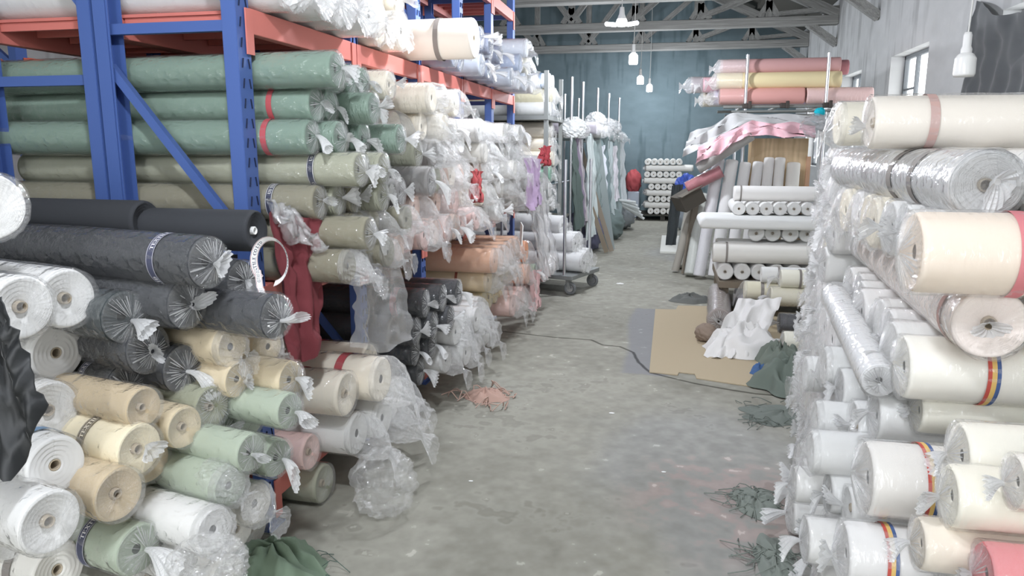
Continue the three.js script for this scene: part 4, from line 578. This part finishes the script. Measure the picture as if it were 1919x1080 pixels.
  { const m = mesh('grey_board', new THREE.ExtrudeGeometry(new THREE.Shape([[-1.02, .01], [-.84, .01], [-1.12, 1.85], [-1.32, 1.85]].map(p => new THREE.Vector2(...p))), { depth: .02, bevelEnabled: false }).translate(0, 0, -12.0), std(0x9aa4a4, .6)); tag(m, 'grey green panel leaning behind the brown planks', 'panel'); }
}
// ---------------------------------------------------------------- by the far wall: crosswise stack on a pallet
{
  const t = thing('pallet', 'dark wooden pallet under the far stack of white rolls', 'pallet', [-.15, 0, -17.6]);
  for (let k = 0; k < 6; k++) mesh('deck_plank', box(1.2, .022, .16, 0, .13, -.5 + k * .2), std(0x4c4a44, .9), t);
  for (const x of [-.5, 0, .5]) mesh('bearer', box(.1, .115, 1.1, x, .06, 0), std(0x45433e, .9), t);
  let y = .145; const r = .068; let row = 0;
  for (let k = 0; k < 9; k++) {
    row++; y += r; const lw = k % 2 === 0, wht = 0xe4e3de;
    if (lw) { const n = k > 7 ? 6 : 5 + (k === 6 ? 1 : 0); for (let i = 0; i < n; i++) roll({ p: [-.42 + i * .138 - (k > 5 ? .1 : 0), y, -17.05], r: r * .99, c: wht, end: 'open', noSleeve: true, yaw: 90, len: 1.0, q: 1, name: 'white_fabric_roll', group: `far stack, layer ${ORD[row]} up`, label: `small white roll end in the far stack, ${ORD[row]} layer up, ${ORD[i + 1]} from left` }); }
    else for (let i = 0; i < 5; i++) roll({ p: [-.52 - .03 * ((k + i) % 3), y, -17.12 - i * .14], r: r * .99, c: wht, end: 'tied', tail: .5, yaw: 180, len: 1.0, q: 1, noSleeve: true, name: 'white_fabric_roll', group: `far stack, crosswise layer ${ORD[row]} up`, label: i ? `white crosswise roll hidden in the far stack, ${ORD[row]} layer, ${ORD[i + 1]} back` : `white crosswise roll fronting the far stack, ${ORD[row]} layer up` });
    y += r;
  }
  one('red_bundle', bundle(.16, .24, .16, 2.1, .2, 2), fabric(0xb35458), [-.85, .84, -17.7], 'red bundle left of the far white stack', 'bundle');
  { const c = thing('white_sack', 'white upright sack under the red bundle by the far stack', 'sack', [-.84, 0, -17.7]); mesh('sack', new RoundedBoxGeometry(.28, .62, .26, 3, .04).translate(0, .31, 0), fabric(0xb9c2cc), c); mesh('mark', box(.05, .12, .004, .04, .14, .131), std(0x3a4048, .9), c); }
  one('dark_bundle', bundle(.22, .3, .25, 6.3, .2, 2), fabric(0x4d5a60), [-1.2, .3, -17.6], 'dark slate bundle on the floor by the far wall', 'bundle');
  one('blue_bag', bundle(.2, .26, .2, 5.1, .22, 2, 26, 18, true), std(0x3f5cb8, .5), [.3, .82, -15.2], 'bright blue plastic bag right of the far stack', 'bag');
  one('grey_sack', bundle(.2, .3, .22, 8.1, .15, 2), fabric(0x9aa2aa), [.32, .3, -15.25], 'pale grey sack under the blue bag', 'sack');
}
// ---------------------------------------------------------------- far right: pipe rack, plywood, leaning rolls
{
  const t = thing('pipe_rack', 'chrome pipe rack with clamps carrying pink and yellow rolls', 'rack');
  for (const [x, z] of [[.86, -9.84], [1.79, -9.84], [.86, -11.1], [1.79, -11.1]]) { mesh('post', pipe([x, 0, z], [x, 2.72, z], .02), M.steel, t); }
  for (const z of [-9.84, -11.1]) mesh('rail', [pipe([.6, 2.1, z], [2.1, 2.1, z], .018), pipe([.7, 2.045, z + .04], [2.0, 2.045, z + .04], .014)], M.galv, t);
  for (const x of [.86, 1.3, 1.79]) mesh('rail', pipe([x, 2.12, -9.8], [x, 2.12, -11.25], .016), M.galv, t);
  for (const x of [.86, 1.3, 1.79]) mesh('clamp', [rbox(.07, .06, .07, x, 2.11, -9.82, .01), rbox(.04, .09, .04, x + .05, 2.12, -9.8, .008)], M.darkSteel, t);
  const list = [[.56, 2.235, -9.98, .098, 0xdca39c, 'tied', 'coral roll at the front on the pipe rack'], [.5, 2.235, -10.2, .095, 0xb9b0c8, 'loose', 'lilac bagged roll second on the pipe rack'], [.38, 2.235, -10.42, .095, 0xd5c9a0, 'loose', 'mustard roll sticking out low on the pipe rack'], [.52, 2.425, -10.0, .098, 0xe8d8ac, 'loose', 'yellow roll in front, upper layer on the pipe rack'], [.36, 2.4, -10.22, .095, 0xdfb0ba, 'tied', 'pink roll with a round pale end on the pipe rack'], [.22, 2.42, -10.46, .1, 0x9e8f96, 'loose', 'mauve grey bagged roll farthest left on the pipe rack'], [.56, 2.6, -10.05, .09, 0xc69a98, 'loose', 'rose roll in grey film topmost on the pipe rack'], [.6, 2.59, -10.28, .09, 0xb07a80, 'loose', 'wine pink roll behind the topmost one']];
  list.forEach(([x, y, z, r, c, end, label], i) => roll({ p: [x, y, z], r, c, end, yaw: 180, len: i === 0 ? 1.0 : i === 3 ? 1.45 : 1.4 + .1 * (i % 3), q: 1, drop: .3, film: end === 'loose' ? M.milky : M.clear, sleeve: .3, name: ['coral', 'lilac', 'mustard', 'yellow', 'pink', 'mauve', 'rose', 'wine_pink'][i] + '_fabric_roll', group: 'coloured rolls on the pipe rack', label }));
  roll({ p: [1.585, 2.232, -9.98], r: .094, c: 0xf3d0cb, end: 'open', yaw: 180, len: .75, q: 1, name: 'pale_pink_fabric_roll', label: 'pale pink roll jutting right below the far window' });
  const p = thing('plywood_sheet', 'knotty plywood sheet standing upright behind white rolls', 'board', [1.28, 0, -9.86]);
  mesh('board', planeUV(rbox(.7, 1.72, .03, 0, .86, 0, .003), (x, y, z) => [x / .7 + .5, y / 1.72]), M.ply, p); mesh('batten', box(.04, 1.72, .04, -.3, .86, .03), M.ply, p); mesh('batten', box(.05, 1.5, .05, .36, .75, .02), std(0xc9a184, .8), p);
  one('grey_film_sheet', sheet([[.2, 1.78, -9.3], [.75, 2.02, -9.55], [1.75, 1.98, -9.6]], [[.12, 1.5, -9.2], [.75, 1.85, -9.4], [1.75, 1.8, -9.45]], { folds: 5, amp: .03, seed: 5, rough: .05, nx: 40, ny: 12 }), fabric(0xc4c4c4), [0, 0, 0], 'pale grey cloth draped under the pipe rack', 'cloth');
  one('pink_film_sheet', sheet([[.3, 1.62, -9.15], [.9, 1.9, -9.32], [1.6, 1.86, -9.36]], [[.28, 1.42, -9.1], [.85, 1.74, -9.22], [1.6, 1.74, -9.26]], { folds: 6, amp: .03, seed: 9, rough: .05, nx: 40, ny: 10 }), std(0xf0c2cb, .4), [0, 0, 0], 'pink wrapped fabric slumped below the grey cloth', 'cloth');
  roll({ p: [.32, 1.36, -9.42], r: .07, c: 0xa3a19d, end: 'open', yaw: 190, pitch: -34, len: .72, q: 1, name: 'grey_fabric_roll', label: 'grey wrapped roll slanting down left of the white rolls' });
  roll({ p: [.2, 1.12, -9.5], r: .075, c: 0xa8656c, end: 'open', yaw: 185, pitch: -28, len: .45, q: 1, name: 'red_fabric_roll', label: 'dark red roll end under the slanting grey roll' });
  one('silver_film_heap', bundle(.16, .12, .2, 3.7, .3, 3, 36, 24, true), M.greyFilm, [1.62, 1.84, -9.2], 'shiny silver film bunched right of the pink fabric', 'plastic waste');
  one('turquoise_rag', bundle(.05, .045, .04, 2.6, .3, 2.5, 20, 14), fabric(0x18b9cc), [1.62, 2.0, -9.2], 'turquoise rag hooked beside the right pipe post', 'rag');
  const cb = thing('dark_carton', 'dark brown open carton left of the leaning rolls', 'box', [.22, .98, -9.6]); cb.rotation.set(0, .4, .5); mesh('carton', rbox(.3, .2, .3, 0, 0, 0, .006), std(0x57524a, .9), cb); mesh('flap', box(.3, .006, .14, 0, .12, .17), std(0x6a645a, .9), cb);
  one('grey_tube', pipe([.1, .02, -9.9], [.3, .92, -10.0], .05, 16), std(0xa8a39a, .9), [0, 0, 0], 'grey cardboard tube leaning under the dark carton', 'tube');
  one('brown_plank', bar([.22, .01, -9.75], [.32, .93, -9.85], .03, .1), std(0x7d7468, .9), [0, 0, 0], 'brown plank leaning under the dark carton', 'plank');
  one('black_cloth', sheet([[.02, 1.0, -12.6], [.2, 1.02, -12.7]], [[-.05, .02, -12.4], [.12, .02, -12.45]], { folds: 1.5, amp: .02, seed: 3, rough: .02 }), fabric(0x33383a), [0, 0, 0], 'black cloth hanging to the floor left of the leaning rolls', 'cloth');
  // leaning rolls, tops seen
  [[.36, 0, .54, 1.46, .07, 0xdedcdf], [.53, 0, .69, 1.45, .075, 0xf2f1f0], [.7, 0, .84, 1.42, .068, 0xf4f3f2], [.86, 0, .98, 1.43, .064, 0xf4f3f2], [1.01, 0, 1.1, 1.48, .062, 0xf7f5f2], [1.15, 0, 1.22, 1.48, .062, 0xf8f6f2], [1.31, 0, 1.37, 1.42, .078, 0xfaf7f0]].forEach(([x0, y0, x1, y1, r, c], i) => { x0 *= 1.06; x1 *= 1.06; const z0 = -9.42, z1 = -9.7, d = [x1 - x0, y1 - y0 - .02, z1 - z0], L = Math.hypot(...d), pitch = Math.asin(d[1] / L) * 180 / PI, yaw = Math.atan2(d[2], d[0]) * 180 / PI; roll({ p: [x1, y1, z1], r, c, end: 'open', noSleeve: i > 0, yaw, pitch, len: L - .02, q: 1, name: 'white_fabric_roll', group: 'white rolls leaning on the plywood', label: `white roll leaning upright before the plywood, ${ORD[i + 1]} from left` }); });
  [[.28, .42, 1.0, 0xc9ccc6, 'greyish'], [.38, .5, .85, 0xd4d8d2, 'pale green'], [.16, .3, .95, 0xb4b2a8, 'dusty grey']].forEach(([x0, x1, y1, c, w], i) => { const d = [x1 - x0, y1, -.5], L = Math.hypot(...d); roll({ p: [x1, y1, -10.05 - i * .3], r: .075, c, end: 'open', yaw: Math.atan2(d[2], d[0]) * 180 / PI, pitch: Math.asin(d[1] / L) * 180 / PI, len: L - .03, q: 1, name: 'pale_fabric_roll', group: 'short rolls leaning left of the white stack', label: `${w} filmed roll leaning at the left end of the white stack` }); });
  // the lying stack
  const S = (o) => roll({ q: 1, name: 'white_fabric_roll', group: 'lying white stack in mid right', noSleeve: true, ...o });
  for (let i = 0; i < 6; i++) S({ p: [.56 + i * .165, .395, -7.58 - .02 * i], r: .08, c: 0xf2f1ee, end: 'taut', yaw: 90, len: 1.1, label: `white roll end in the lower row of the lying stack, ${ORD[i + 1]} from left` });
  S({ p: [.44, .575, -7.7], r: .1, c: 0xf4f2ec, end: 'open', band: ['grey', .12, .02], yaw: 180, len: 1.15, label: 'long white roll with a dark band across the lying stack' });
  S({ p: [.5, .57, -7.95], r: .09, c: 0xf0efec, end: 'taut', yaw: 180, len: 1.15, label: 'white crosswise roll behind the dark-banded one' });
  S({ p: [.5, .57, -8.2], r: .09, c: 0xf0efec, end: 'taut', yaw: 180, len: 1.15, label: 'white crosswise roll at the back of the lying stack' });
  for (let i = 0; i < 4; i++) S({ p: [.86 + i * .165, .755, -7.85 - (i % 2) * .03], r: .08, c: 0xf0f0ec, end: 'taut', yaw: i ? 90 : 105, len: .95, label: `white roll end above the dark-banded roll, ${ORD[i + 1]} from left` });
  one('white_wrapped_slab', (() => { const g = new RoundedBoxGeometry(1.24, .11, .75, 6, .05), p = g.attributes.position; for (let i = 0; i < p.count; i++) { const x = p.getX(i), y = p.getY(i), z = p.getZ(i); p.setXYZ(i, x + .03 * nz(y * 9, z * 4), y * (1 + .25 * nz(x * 3, z * 3)) + .012 * nz(x * 4, z * 5, 7), z + .02 * nz(x * 6, y * 9)); } g.computeVertexNormals(); return g.translate(.92, .862, -8.1); })(), fabric(0xf3f4f2), [0, 0, 0], 'white folded cloth slab lying across the white stack', 'cloth');
  for (let i = 0; i < 6; i++) S({ p: [.7 + i * .138, .985, -8.05 - .02 * i], r: .068, c: 0xf3f2ef, end: i ? 'taut' : 'open', yaw: 90, len: .7, label: `white roll end in the upper row of the lying stack, ${ORD[i + 1]} from left` });
  S({ p: [.66, 1.13, -8.3], r: .08, c: 0xefedea, end: 'open', band: ['grey', .06, .015], yaw: 180, len: 1.0, label: 'topmost crosswise white roll of the lying stack' });
  S({ p: [.72, .282, -7.25], r: .085, c: 0xe8e2c8, end: 'loose', noSleeve: false, band: ['grey', .14, .03], yaw: 180, len: .9, film: M.clear, name: 'cream_fabric_roll', label: 'cream roll with a dark band above the lilac grey roll' });
  S({ p: [.86, .44, -7.22], r: .075, c: 0xf4f4f2, end: 'open', band: ['grey', .14, .02], yaw: 180, len: .9, label: 'short white roll with a grey band in front of the lying stack' });
  S({ p: [1.0, .45, -6.98], r: .08, c: 0xf0eedf, end: 'tied', band: ['grey', .15, .02], yaw: 180, len: .9, label: 'ivory roll with a dark band beside the short white one' });
  S({ p: [.93, .17, -6.38], r: .085, c: 0x3d3d42, end: 'tied', noSleeve: false, yaw: 180, len: .9, name: 'black_fabric_roll', label: 'black wrapped roll at the far end of the right pile' });
  S({ p: [.92, .1, -6.05], r: .08, c: 0xeceadc, end: 'tied', noSleeve: false, band: ['grey', .14, .02], yaw: 180, len: .9, name: 'cream_fabric_roll', label: 'cream roll with a grey band under the black roll' });
  S({ p: [.92, .285, -6.98], r: .085, c: 0xe6e2d0, end: 'tied', noSleeve: false, yaw: 180, len: .85, name: 'cream_fabric_roll', label: 'pale cream roll under the ivory dark-banded roll' });
  // what carries the lying stack
  { const h = thing('low_trestle', 'low wooden trestle under the lying white stack', 'trestle', [1.1, 0, -8.1]); mesh('top', box(1.2, .06, 1.2, 0, .28, 0), std(0x7a6f60, .9), h); for (const [x, z] of [[-.54, .5], [.54, .5], [-.54, -.5], [.54, -.5]]) mesh('leg', box(.08, .25, .08, x, .125, z), std(0x7a6f60, .9), h); }
}
// ---------------------------------------------------------------- black netting over the near window
{
  const net = new THREE.MeshPhysicalMaterial({ color: 0x5c6063, transmission: 0.3, roughness: 0.7, thickness: 0, side: THREE.DoubleSide });
  const m = mesh('black_netting', sheet([[2.7, 2.96, -8.05], [2.66, 2.74, -7.45], [2.66, 2.64, -6.9], [2.66, 2.85, -6.2], [2.68, 3.0, -5.7]], [[2.62, 1.5, -7.95], [2.6, 1.45, -6.9], [2.62, 1.5, -5.7]], { folds: 8, amp: .015, seed: 2, rough: .04, nx: 60, ny: 24 }), net); tag(m, 'black shade netting sagging over the window at the upper right', 'netting');
}
renderer.render(scene, camera);
